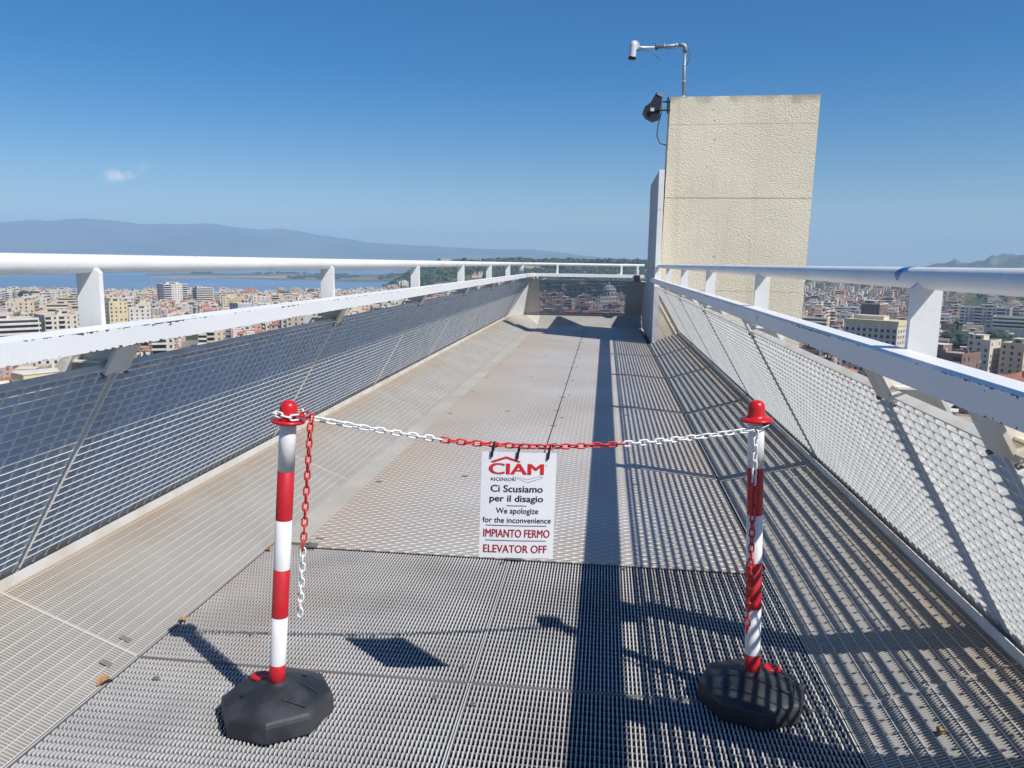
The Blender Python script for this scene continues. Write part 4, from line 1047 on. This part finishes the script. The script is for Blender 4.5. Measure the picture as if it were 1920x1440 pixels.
def single_windows(root, w, d, n, side, cols, st_h, ww_, wh, z0, mt_, framed=True, skipc=()):
    fr = {0: (-w/2, -d/2, 1, 0, 0, -1, w), 1: (w/2, -d/2, 0, 1, 1, 0, d), 3: (-w/2, d/2, 0, -1, -1, 0, d)}[side]
    ox, oy, ux, uy, nx, ny, Lw = fr; cw = Lw/cols
    g_ = MB(); 
    def lb(mbx, a, b, za, zb, n0, n1, mi=0):
        p = [(ux*q+nx*m_, uy*q+ny*m_) for q, m_ in ((a, n0), (b, n0), (b, n1), (a, n1))]
        mbx.hexa([(*q, za) for q in p]+[(*q, zb) for q in p], mi)
    lb(g_, -ww_/2, ww_/2, 0, wh, 0, .05)
    mew = g_.mesh('window', mt_)
    f_ = MB(); lb(f_, -ww_/2-.12, ww_/2+.12, -.12, 0, 0, .12); lb(f_, -ww_/2-.12, -ww_/2, 0, wh, 0, .10); lb(f_, ww_/2, ww_/2+.12, 0, wh, 0, .10); lb(f_, -ww_/2-.12, ww_/2+.12, wh, wh+.12, 0, .10)
    mef = f_.mesh('frame', M['trim'])
    for k in range(n):
        for c in range(cols):
            if c in skipc: continue
            o = link('window', mew, root); o.location = (ox+ux*(c+.5)*cw, oy+uy*(c+.5)*cw, k*st_h+z0)
            q = link('frame', mef, o)
def hero(az, dist, el_top, w, d, n, wall, style, tiled, rz, label, sh=3.1, seed=1, own=None):
    x, y = place(az, dist); top = CAMZ + dist*math.tan(R(el_top)); z = top - n*sh
    P = gen(w, d, n, wall, style, tiled, random.Random(seed), st_h=sh)
    r = realise(P, 'apartment_block' if not tiled else 'tiled_house', x, y, z, rz, label)
    hero_spots.append((x, y, max(w, d)*0.72))
    if own: own(r, w, d, n, sh)
    return r
def face_cam(az): return R(-az)
# the big block beyond the sunny railing
def own_big(r, w, d, n, sh):
    for o in list(r.children):
        if o.name.startswith('windows') or o.name.startswith('balconies'): bpy.data.objects.remove(o)
    single_windows(r, w, d, n-1, 0, 9, sh, 1.5, 1.7, 1.0, M['glass'])
    single_windows(r, w, d, n-1, 1, 4, sh, 1.3, 1.5, 1.0, M['glass'])
    k = MB(); k.box((-w/2-.3, -d/2-.3, n*sh-1.6), (w/2+.3, d/2+.3, n*sh+1.0)); k.build('parapet', M['w7'], r)
    for i in range(4):
        x = -w/2+.3 + i*(w-.6)/3; k = MB(); k.box((x-.35, -d/2-.55, 0), (x+.35, -d/2, n*sh-1.6)); k.build('pilaster', M['trim'], r)
    for kk in range(1, n):
        k = MB(); k.box((-w/2, -d/2-.45, kk*sh-.25), (w/2, -d/2-.002, kk*sh-.05)); k.build('floor_band', M['trim'], r)
hero(18.4, 470, -3.50, 28, 15, 10, 9, 'punched', False, face_cam(18.4)-R(20), 'large cream ten-storey block with pale yellow parapet before the wide railing post', own=own_big)
hero(-39.6, 575, -3.95, 26, 16, 5, 1, 'ribbon', False, face_cam(-39.6)+R(14), 'white office wing banded with dark ribbon windows above red roofs', seed=4)
hero(-37.2, 590, -3.75, 20, 18, 5, 9, 'balcony', False, face_cam(-37.2)+R(20), 'off-white balconied wing joined to the banded white office block', seed=41)
hero(-35.4, 620, -3.65, 18, 14, 5, 1, 'ribbon', False, face_cam(-35.4)-R(10), 'white banded block half hidden by the first shaded-side post', seed=42)
def own_near(r, w, d, n, sh):
    for o in list(r.children):
        if o.name.startswith('windows') or o.name.startswith('balconies'): bpy.data.objects.remove(o)
    single_windows(r, w, d, n, 0, 7, sh, 1.1, 1.7, 0.9, M['shutter'], skipc=(3,))
    for kk in range(1, n):
        k = MB(); k.box((-2.4, -d/2-1.5, kk*sh-.2), (2.6, -d/2-.002, kk*sh)); k.box((-2.4, -d/2-1.5, kk*sh), (2.6, -d/2-1.38, kk*sh+1.0)); k.build('balcony', M['w4'], r)
hero(-39.0, 225, -8.1, 27, 12, 5, 7, 'punched', False, face_cam(-39)+R(24), 'near pale yellow house with small pink balconies glimpsed under the white beam', own=own_near, seed=5)
hero(-31.3, 245, -9.3, 12, 11, 5, 3, 'punched', False, face_cam(-31)+R(10), 'small ochre house tucked under the first strut of the shaded railing', seed=15)
hero(-30.3, 1210, -1.80, 34, 20, 7, 1, 'balcony', False, face_cam(-30)+R(25), 'tall white block standing out against the blue lagoon', seed=6)
hero(-28.4, 1240, -2.05, 24, 16, 7, 9, 'ribbon', False, face_cam(-28)+R(25), 'off-white lower wing beside the tall white block at the lagoon', seed=7)
hero(-27.2, 330, -6.6, 36, 13, 4, 0, 'punched', True, face_cam(-26)+R(15), 'long cream house with broad terracotta roof below the white beam', seed=8)
hero(-22.0, 380, -6.0, 22, 14, 6, 6, 'balcony', False, face_cam(-22)+R(15), 'dark brown balconied block squeezed below the beam', seed=9)
hero(-19.0, 400, -5.5, 14, 12, 6, 8, 'balcony', False, face_cam(-19)+R(15), 'dusty pink block with stacked balconies next to the dark brown one', seed=19)
hero(-34.0, 690, -2.95, 15, 18, 8, 7, 'punched', False, face_cam(-34)+R(30), 'tall pale yellow tower block just past the first railing post', seed=21)
hero(-26.0, 720, -3.1, 13, 14, 7, 5, 'blank', False, face_cam(-26)+R(30), 'windowless pale grey gable rising among cream blocks', seed=22)
hero(-20.4, 700, -3.05, 14, 13, 7, 2, 'balcony', False, face_cam(-20)+R(30), 'beige tower with a plain gable near the second railing post', seed=23)
hero(22.4, 345, -5.3, 22, 15, 7, 6, 'balcony', False, face_cam(22)-R(25), 'dark brown block striped by pale balconies just past the wide railing post', seed=10)
hero(26.3, 330, -7.2, 26, 18, 4, 4, 'punched', True, face_cam(26)-R(20), 'low house with big terracotta roof beyond the sunny railing', seed=11)
hero(24.7, 480, -4.4, 11, 14, 7, 9, 'punched', False, face_cam(25)-R(20), 'slim off-white tower beside its twin beyond the brown block', seed=12)
hero(26.5, 480, -4.5, 11, 14, 7, 0, 'punched', False, face_cam(26)-R(20), 'slim cream tower, twin of the off-white one, beside green trees', seed=13)
hero(27.2, 800, -2.9, 60, 16, 3, 1, 'ribbon', False, face_cam(27)-R(5), 'long low white school-like block behind dark trees', seed=14)
hero(28.4, 290, -8.3, 14, 13, 4, 5, 'punched', False, face_cam(28)-R(20), 'grey rendered house at the beam beside the big terracotta roof', seed=24)
hero(28.2, 385, -6.2, 14, 13, 6, 3, 'punched', False, face_cam(28)-R(20), 'deep yellow house behind the grey rendered one', seed=25)
hero(24.6, 900, -2.35, 42, 16, 6, 5, 'balcony', False, face_cam(25)-R(5), 'wide grey slab of flats with rows of shaded balconies', seed=26)
hero(18.2, 800, -2.35, 17, 20, 7, 6, 'punched', False, face_cam(18)-R(20), 'dark brown tower above the big cream block', seed=27)

# domed church seen through the end slats
cx_, cy_ = place(0.3, 1040); chz = -60
church = empty('church', (cx_, cy_, chz)); tag(church, 'domed white church seen through the slats at the far end', 'church')
k = MB(); k.box((-26, -9, 0), (26, 30, 11)); k.build('nave', M['w1'], church)
k = MB(); k.box((-11, -6, 11), (11, 14, 19)); k.build('crossing', M['w1'], church)
k = MB(); k.lathe([(9.6, 0), (9.6, 6.2)], 16, T=Matrix.Translation((0, 4, 19))); k.build('drum', M['w9'], church)
k = MB(); k.lathe([(9.9, 0), (9.6, 2), (8.2, 5), (5.6, 7.4), (2.2, 8.6), (1.3, 8.7), (1.3, 11), (0.2, 13)], 16, T=Matrix.Translation((0, 4, 25.2))); k.build('dome', M['w5'], church, smooth=True)
dw = MB(); dw.box((-0.8, -0.15, 0), (0.8, 0.15, 3.2)); dwm = dw.mesh('window', M['glass'])
for i in range(12):
    a = 2*math.pi*i/12; o = link('window', dwm, church); o.location = (9.6*math.sin(a), 4-9.6*math.cos(a), 20.6); o.rotation_euler = (0, 0, a)
for x in (-20, -13, -6, 6, 13, 20): o = link('window', dwm, church); o.location = (x, -9.05, 4)
hero_spots.append((cx_, cy_+10, 34))
hero(-1.5, 900, -3.55, 48, 12, 3, 8, 'punched', True, R(6), 'long pink building with red roof in front of the domed church', seed=31)
hero(-6.5, 980, -2.9, 26, 14, 4, 9, 'punched', True, R(-4), 'white villa with red hipped roof left of the domed church', seed=32)

# the rest of the town on a street grid
def visible(x, y, z):
    """does the eye see this point past the railings"""
    t = None
    dz = z-CAMZ
    if x < 0: t = (CX-MT)/x
    elif x > 0: t = (CX+MT)/x
    zz = 0
    if t is not None and t*y < 16.4: zh = CAMZ+dz*t; w_ = 1.0
    else: zh = CAMZ+dz*16.4/y; w_ = 1.0; zz = 1
    if zh > 1.31 or 1.085 < zh < 1.235 or 0.97 < zh < 1.0: ok = 1
    elif zz and 0.3 < zh < 0.94: ok = 0.5
    elif 0.72 < zh < 0.94 and x < 0: ok = 0.15
    else: ok = 0
    az = math.degrees(math.atan2(x, y))
    if 3.9 < az < 13.6: ok = 0
    if az < -41 or az > 27.2: ok = 0
    return ok
cands = []
rg = random.Random(5)
for (g0, th, az0, az1, r0_, r1_, cw_, cd_) in ((0, R(28), -50, -14.5, 240, 1640, 26, 23), (1, R(-12), -14.5, 11.5, 480, 1390, 28, 24), (2, R(-24), 11.5, 38, 240, 1950, 26, 23)):
    c, s = math.cos(th), math.sin(th)
    for i in range(-85, 86):
        for j in range(-92, 93):
            gx, gy = i*cw_, j*cd_
            x, y = c*gx-s*gy, s*gx+c*gy
            r = math.hypot(x, y); az = math.degrees(math.atan2(x, y))
            if not (az0 < az < az1 and r0_ < r < r1_): continue
            if lagoon(az, r): continue
            if i % 5 == 0 and rg.random() < 0.55: continue          # streets and gardens
            if rg.random() < 0.08: continue
            x += rg.uniform(-3, 3); y += rg.uniform(-3, 3)
            if any((x-hx)**2+(y-hy)**2 < (hr+10)**2 for hx, hy, hr in hero_spots): continue
            # keep clear of sight lines in front of the hero blocks
            w = rg.uniform(11, 23); d = rg.uniform(9, 17); n = rg.choice([2, 3, 3, 4, 4, 5, 5, 6, 6, 7])
            if r > 1300: n = min(n, 5)
            if g0 == 1: n = rg.choice([2, 2, 3, 3, 4, 5])
            if g0 == 2 and r > 1350: n = rg.choice([2, 2, 3, 3, 4]); w *= 0.75
            if g0 == 1 and r > 1330: continue
            z = height(x, y)
            top = z+n*3.1
            bl = False
            for hx, hy, hr in hero_spots:
                ha = math.degrees(math.atan2(hx, hy)); hd = math.hypot(hx, hy)
                if abs(az-ha) < math.degrees((hr*0.8+w*0.5)/hd) and r < hd and r > hd*0.55: bl = True
            if bl: n = min(n, 3); top = z+n*3.1
            sc = sum(visible(x, y, z+q*(top-z)) for q in (1.0, 0.8, 0.55, 0.3))*w*(top-z)/r/r
            wl = rg.choices(range(10), [24, 20, 11, 3, 6, 6, 4, 9, 6, 18])[0]
            if g0 == 2: wl = rg.choices(range(10), [17, 10, 15, 6, 8, 8, 10, 7, 7, 12])[0]
            tiled = rg.random() < (0.24 if n <= 4 else 0.04)
            style = rg.choice(['balcony', 'balcony', 'punched', 'ribbon']) if n > 3 else 'punched'
            cands.append((sc, x, y, z, w, d, n, wl, tiled, style, th + (R(90) if rg.random() < .3 else 0), az, r))
cands.sort(key=lambda q: -q[0])
N_IND = 240
def sector(az):
    for lim, s_ in ((-38.5, "beyond the shaded rail's outer end"), (-35.3, "just before shaded rail's first post"), (-31, "just after shaded rail's first post"), (-25.5, 'midway along the shaded rail'),
                    (-20.2, "before shaded rail's second post"), (-13.8, "after shaded rail's second post"),
                    (-4, 'behind far slats, shaded side'), (4, 'behind far slats near church'), (16.5, 'beside the cream slab'), (20.6, 'before the sunny post'), (24, 'after the sunny post'), (90, "at sunny rail's outer end")):
        if az < lim: return s_
used_labels = {}
stuffs = {}
skip_dup = []
for idx, (sc, x, y, z, w, d, n, wl, tiled, style, rz, az, r) in enumerate(cands):
    rr_ = random.Random(1000+idx)
    if idx < N_IND and sc > 0:
        P = gen(w, d, n, wl, style, tiled, rr_)
        band = 'near' if r < 480 else ('middle-distance' if r < 850 else ('distant' if r < 1250 else 'farthest'))
        kind = 'house' if n <= 3 else 'block'
        feat = 'red tiled roof' if tiled else {'balcony': 'stacked balconies', 'punched': 'small windows', 'ribbon': 'long window bands'}[style]
        size = 'narrow' if w < 16 else ('broad' if w > 21.5 else 'plain')
        opts = ['%s %s %s-storey %s %s with %s' % (band, WALLS[wl][0], NUM[n], size if size != 'plain' else '', kind, feat), '%s %s %s-storey %s, %s' % (band, WALLS[wl][0], NUM[n], kind, feat)]
        label = ' '.join((opts[0] if size != 'plain' else opts[1]).split()) + ' ' + sector(az)
        label = label.replace(' with ', ', ')
        lw = label.split()
        used_labels.setdefault(label, []).append((r, realise(P, 'town_house' if n <= 3 else 'apartment_block', x, y, z, rz, label)))
    else:
        ca = math.atan2(-x, -y)
        sides = []
        for si, a in enumerate((-90, 0, 90, 180)):
            nx, ny = math.cos(R(a)+rz), math.sin(R(a)+rz)
            if (nx*-x+ny*-y)/r > 0.15: sides.append(si)
        P = gen(w, d, n, wl, style if sc > 0 or r < 900 else 'punched', tiled, rr_, sides=sides)
        T = Matrix.Translation((x, y, z)) @ Matrix.Rotation(rz, 4, 'Z')
        tgt = stuffs.setdefault(0, MB())
        for mbx in P.values(): tgt.add(mbx, T)
for lab, lst in used_labels.items():
    if len(lst) < 2: continue
    lst.sort(key=lambda q: q[0])
    nm_ = {2: ['nearer one', 'farther one'], 3: ['nearest one', 'middle one', 'farthest one']}.get(len(lst), [])
    for t_, (r, o) in zip(nm_, lst): o['label'] = lab+', '+t_
for mbx in stuffs.values():
    o = mbx.build('far_town', [M[b] for b in BM], None, kind='stuff')
    tag(o, 'densely packed cream and white houses of the lower town', 'town', kind='stuff')

# ------------------------------------------------------------------ trees
def blob(mb, cx, cy, cz, rx, rz_, rg_, mi, sub=1, rough=0.28):
    """clumped crown: an irregular low icosphere"""
    t = (1+5**.5)/2
    base = [(-1, t, 0), (1, t, 0), (-1, -t, 0), (1, -t, 0), (0, -1, t), (0, 1, t), (0, -1, -t), (0, 1, -t), (t, 0, -1), (t, 0, 1), (-t, 0, -1), (-t, 0, 1)]
    fs = [(0, 11, 5), (0, 5, 1), (0, 1, 7), (0, 7, 10), (0, 10, 11), (1, 5, 9), (5, 11, 4), (11, 10, 2), (10, 7, 6), (7, 1, 8), (3, 9, 4), (3, 4, 2), (3, 2, 6), (3, 6, 8), (3, 8, 9), (4, 9, 5), (2, 4, 11), (6, 2, 10), (8, 6, 7), (9, 8, 1)]
    V = [Vector(b).normalized() for b in base]
    for _ in range(sub):
        nf = []; cache = {}
        def mid(a, b):
            k = (min(a, b), max(a, b))
            if k not in cache: V.append((V[a]+V[b]).normalized()); cache[k] = len(V)-1
            return cache[k]
        for a, b, c in fs:
            ab, bc, ca = mid(a, b), mid(b, c), mid(c, a); nf += [(a, ab, ca), (b, bc, ab), (c, ca, bc), (ab, bc, ca)]
        fs = nf
    k = len(mb.v)
    for v in V:
        q = 1+rg_.uniform(-rough, rough); mb.v.append((cx+v.x*rx*q, cy+v.y*rx*q, cz+v.z*rz_*q))
    for q in fs: mb.f.append(tuple(k+i for i in q)); mb.m.append(mi)
def leaves(mb, cx, cy, cz, rx, rz_, n, s, rg_, mis):
    for _ in range(n):
        v = Vector((rg_.gauss(0, 1), rg_.gauss(0, 1), rg_.gauss(0, 1))).normalized()*rg_.uniform(.75, 1.12)
        p = Vector((cx+v.x*rx, cy+v.y*rx, cz+v.z*rz_)); a = Vector((rg_.gauss(0, 1), rg_.gauss(0, 1), rg_.gauss(0, 1))).normalized()*s; b = a.orthogonal().normalized()*s*.7
        mb.face([p-a, p+b, p+a*.8, p-b], rg_.choice(mis))
GMATS = [M['green0'], M['green1'], M['green2'], M['green3']]
def tree(x, y, z, h, rad_, shape, label, group, seed):
    rg_ = random.Random(seed)
    root = empty('pine_tree' if shape != 'round' else 'broadleaf_tree', (x, y, z)); tag(root, label, 'tree', group)
    k = MB(); lean = rg_.uniform(-.04, .04)*h
    k.tube([(0, 0, -1.5), (lean*.4, 0, h*.4), (lean, 0, h*.8)], [h*.028, h*.02, h*.008], 6)
    for q in range(4):
        a = rg_.uniform(0, 6.28); k.tube([(lean*.5, 0, h*(.4+.1*q)), (lean*.5+math.cos(a)*rad_*.6, math.sin(a)*rad_*.6, h*(.55+.1*q))], [h*.012, h*.004], 5)
    k.build('trunk', M['bark'], root)
    c = MB()
    nb_ = 13 if shape != 'cone' else 12
    for i in range(nb_):
        a = rg_.uniform(0, 6.28); q = rg_.random()**.5
        if shape == 'umbrella': zz, rr, br = h*(.80+.08*rg_.random()-.06*q), rad_*q*.8, rad_*.36
        elif shape == 'cone': t = i/nb_; zz, rr, br = h*(.2+.78*t), rad_*(1-t)*.5*q, rad_*(.60*(1-t)+.12)
        else: zz, rr, br = h*(.45+.45*rg_.random()), rad_*q*.65, rad_*.45
        px_, py_ = math.cos(a)*rr+lean*.8, math.sin(a)*rr
        blob(c, px_, py_, zz, br*rg_.uniform(.75, 1.1), br*rg_.uniform(.5, .75), rg_, rg_.choice([0, 1, 3]), 1)
        leaves(c, px_, py_, zz, br, br*.65, 26, br*.16, rg_, [0, 1, 2, 3])
    c.build('crown', GMATS, root)
rg_ = random.Random(77)
cnt = 0
for az, el_t, dist, h, rr, shp in ((-12.2, 0.18, 1800, 15, 7, 'round'), (-10.3, 0.32, 1810, 19, 6.5, 'round'), (-8.1, .12, 1850, 13, 6, 'umbrella'), (-7.2, .30, 1830, 17, 4.5, 'cone'),
                               (-6.3, .12, 1830, 12, 6, 'umbrella'), (-5.2, .30, 1820, 18, 5.5, 'round'), (-3.9, .26, 1830, 16, 6, 'umbrella'), (-2.1, .18, 1850, 13, 6.5, 'umbrella'),
                               (0.3, .14, 1850, 11, 6, 'round'), (1.5, .16, 1840, 12, 7, 'umbrella'), (2.3, .10, 1850, 11, 6, 'round'), (2.9, .22, 1840, 14, 7, 'umbrella'), (3.5, .16, 1850, 12, 6, 'round')):
    x, y = place(az, dist); zt = CAMZ+dist*math.tan(R(el_t)); cnt += 1
    lab = ['round-headed dark pine', 'flat-topped umbrella pine', 'pointed cypress-like pine'][{'round': 0, 'umbrella': 1, 'cone': 2}[shp]]
    where = 'above the rail before the end guard' if az < -4.5 else 'above the end railing'
    nth = {-12.2: 'at the start of the wooded crest', -10.3: 'tallest where the crest begins', -8.1: 'left of the pointed pine', -7.2: 'on the crest above the long rail', -6.3: 'right of the pointed pine', -5.2: 'on the crest over the corner of the rail',
           -3.9: 'just past the rail corner', -2.1: 'alone in the middle of the end rail', .3: 'behind the middle of the end rail', 1.5: 'right of the middle of the end rail', 2.3: 'between two umbrella pines at the lift wall', 2.9: 'near the lift wall', 3.5: 'closest to the lift wall'}[az]
    tree(x, y, zt-h, h, rr, shp, lab+' on the skyline, '+nth, 'pines on the hill crest', 500+cnt)
for az, el_t, dist, h, rr, shp, lab in ((-38.6, -2.25, 1120, 15, 13, 'umbrella', 'broad umbrella pine on the town skyline before the first railing post'),
                                       (-32.7, -2.00, 1350, 19, 4, 'cone', 'pointed dark conifer standing against the lagoon'), (-36.2, -2.3, 1250, 14, 5, 'cone', 'short dark conifer beside the broad umbrella pine'),
                                       (-40.6, -2.35, 1180, 12, 11, 'round', 'dark tree clump at the outermost edge of the lagoon skyline'),
                                       (-19.3, -2.05, 1380, 15, 3.5, 'cone', 'narrow dark conifer before the second railing post'),
                                       (24.0, -4.2, 610, 15, 13, 'round', 'large dark tree behind the slim towers'), (25.7, -3.9, 640, 15, 12, 'round', 'rounded dark tree beside the long low white block'),
                                       (22.9, -4.0, 640, 14, 11, 'round', 'dark green tree hard against the wide railing post'), (27.3, -5.0, 540, 12, 8, 'round', 'dark tree to the far side of the slim cream tower')):
    x, y = place(az, dist); zt = CAMZ+dist*math.tan(R(el_t)); cnt += 1
    tree(x, y, zt-h, h, rr, shp, lab, 'trees among the houses', 500+cnt)
wd_ = MB(); rg_ = random.Random(3)
for _ in range(3600):
    az = rg_.uniform(-16.3, 5.5); r = rg_.uniform(1370, 1960)
    A_ = table(HA, az)
    if A_ < .12: continue
    x, y = place(az, r)
    if noise.noise(Vector((x/110, y/110, 11))) > 0.16+0.1*rg_.random(): continue
    s_ = rg_.uniform(4, 8); blob(wd_, x, y, height(x, y)+s_*.55, s_, s_*rg_.uniform(.7, 1.0), rg_, rg_.choice([0, 1, 2, 3, 3, 0]), 1, .3)
for _ in range(900):
    az = rg_.uniform(13, 34); r = rg_.uniform(1700, 2150)
    x, y = place(az, r); s_ = rg_.uniform(4, 7)
    if noise.noise(Vector((x/160, y/160, 2))) > 0.1: continue
    blob(wd_, x, y, height(x, y)+s_*.5, s_, s_*.8, rg_, rg_.choice([0, 1, 3]), 1, .3)
for _ in range(900):
    az = rg_.uniform(-29, -13); r = rg_.uniform(2900, 4300)
    if lagoon(az, r): continue
    x, y = place(az, r)
    if noise.noise(Vector((x/260, y/260, 2))) > -0.12: continue
    s_ = rg_.uniform(5, 9); blob(wd_, x, y, height(x, y)+s_*.4, s_*1.6, s_*.7, rg_, rg_.choice([0, 1, 3]), 0, .3)
for _ in range(1300):
    az = rg_.uniform(-46, 34); r = rg_.uniform(350, 1600)
    x, y = place(az, r)
    if any((x-q[1])**2+(y-q[2])**2 < (13)**2 for q in cands[:0]): continue
    if noise.noise(Vector((x/90, y/90, 21))) < 0.12: continue
    s_ = rg_.uniform(2.5, 5); blob(wd_, x, y, height(x, y)+s_*1.2, s_, s_*1.1, rg_, rg_.choice([0, 1, 3]), 1, .3)
o = wd_.build('woodland', GMATS, None); tag(o, 'dark green woodland covering the hillside and gardens', 'woods', kind='stuff')
# white houses sitting on the wooded crest
for i, (az, dist, w, lab) in enumerate(((-11.7, 1850, 22, 'low white villa on the hill crest among the first pines'), (-9.2, 1860, 30, 'long cream wall house on the hill crest'),
                                        (-3.0, 1900, 60, 'long white building on the crest just past the rail corner'), (1.0, 1900, 40, 'white building on the crest above the end railing'), (3.2, 1900, 34, 'white crest building nearest the lift wall'))):
    x, y = place(az, dist); z = CAMZ+dist*math.tan(R(0.10 if i > 1 else 0.14))-6.4
    realise(gen(w, 12, 2, 9 if i != 1 else 0, 'punched', False, random.Random(60+i)), 'hilltop_house', x, y, z, R(-az), lab, 'building', 'buildings on the hill crest')
for i in range(26):
    az = rg_.uniform(-13, 3.5); r = rg_.uniform(1420, 1700); x, y = place(az, r)
    P = gen(rg_.uniform(9, 20), 9, rg_.choice([1, 2]), rg_.choice([1, 9, 0]), 'punched', rg_.random() < .4, random.Random(90+i))
    T = Matrix.Translation((x, y, height(x, y)+2)) @ Matrix.Rotation(rg_.uniform(-.5, .5), 4, 'Z')
    hm = MB()
    if i == 0: hs_ = MB()
    for mbx in P.values(): hs_.add(mbx, T)
o = hs_.build('hillside_villas', [M[b] for b in BM], None, kind='stuff'); tag(o, 'scattered white villas half hidden in the hillside woods', 'villas', kind='stuff')

# ------------------------------------------------------------------ haze
HZ = 1
if HZ:
    mb = MB(); mb.box((-17000, -3000, -90), (17000, 17000, 585)); o = mb.build('haze', None or bpy.data.materials.new('haze_air'), None, kind='stuff')
    hm_ = o.data.materials[0]; hm_.use_nodes = True; n = hm_.node_tree.nodes; l = hm_.node_tree.links
    n.remove(n['Principled BSDF']); pv = n.new('ShaderNodeVolumePrincipled'); pv.inputs['Color'].default_value = (0.50, 0.74, 1.0, 1)
    pv.inputs['Density'].default_value = 12.0e-5; pv.inputs['Anisotropy'].default_value = 0.0
    l.new(pv.outputs[0], n['Material Output'].inputs['Volume'])
    tag(o, 'thin blue haze hanging over the gulf and mountains', 'haze', kind='stuff')
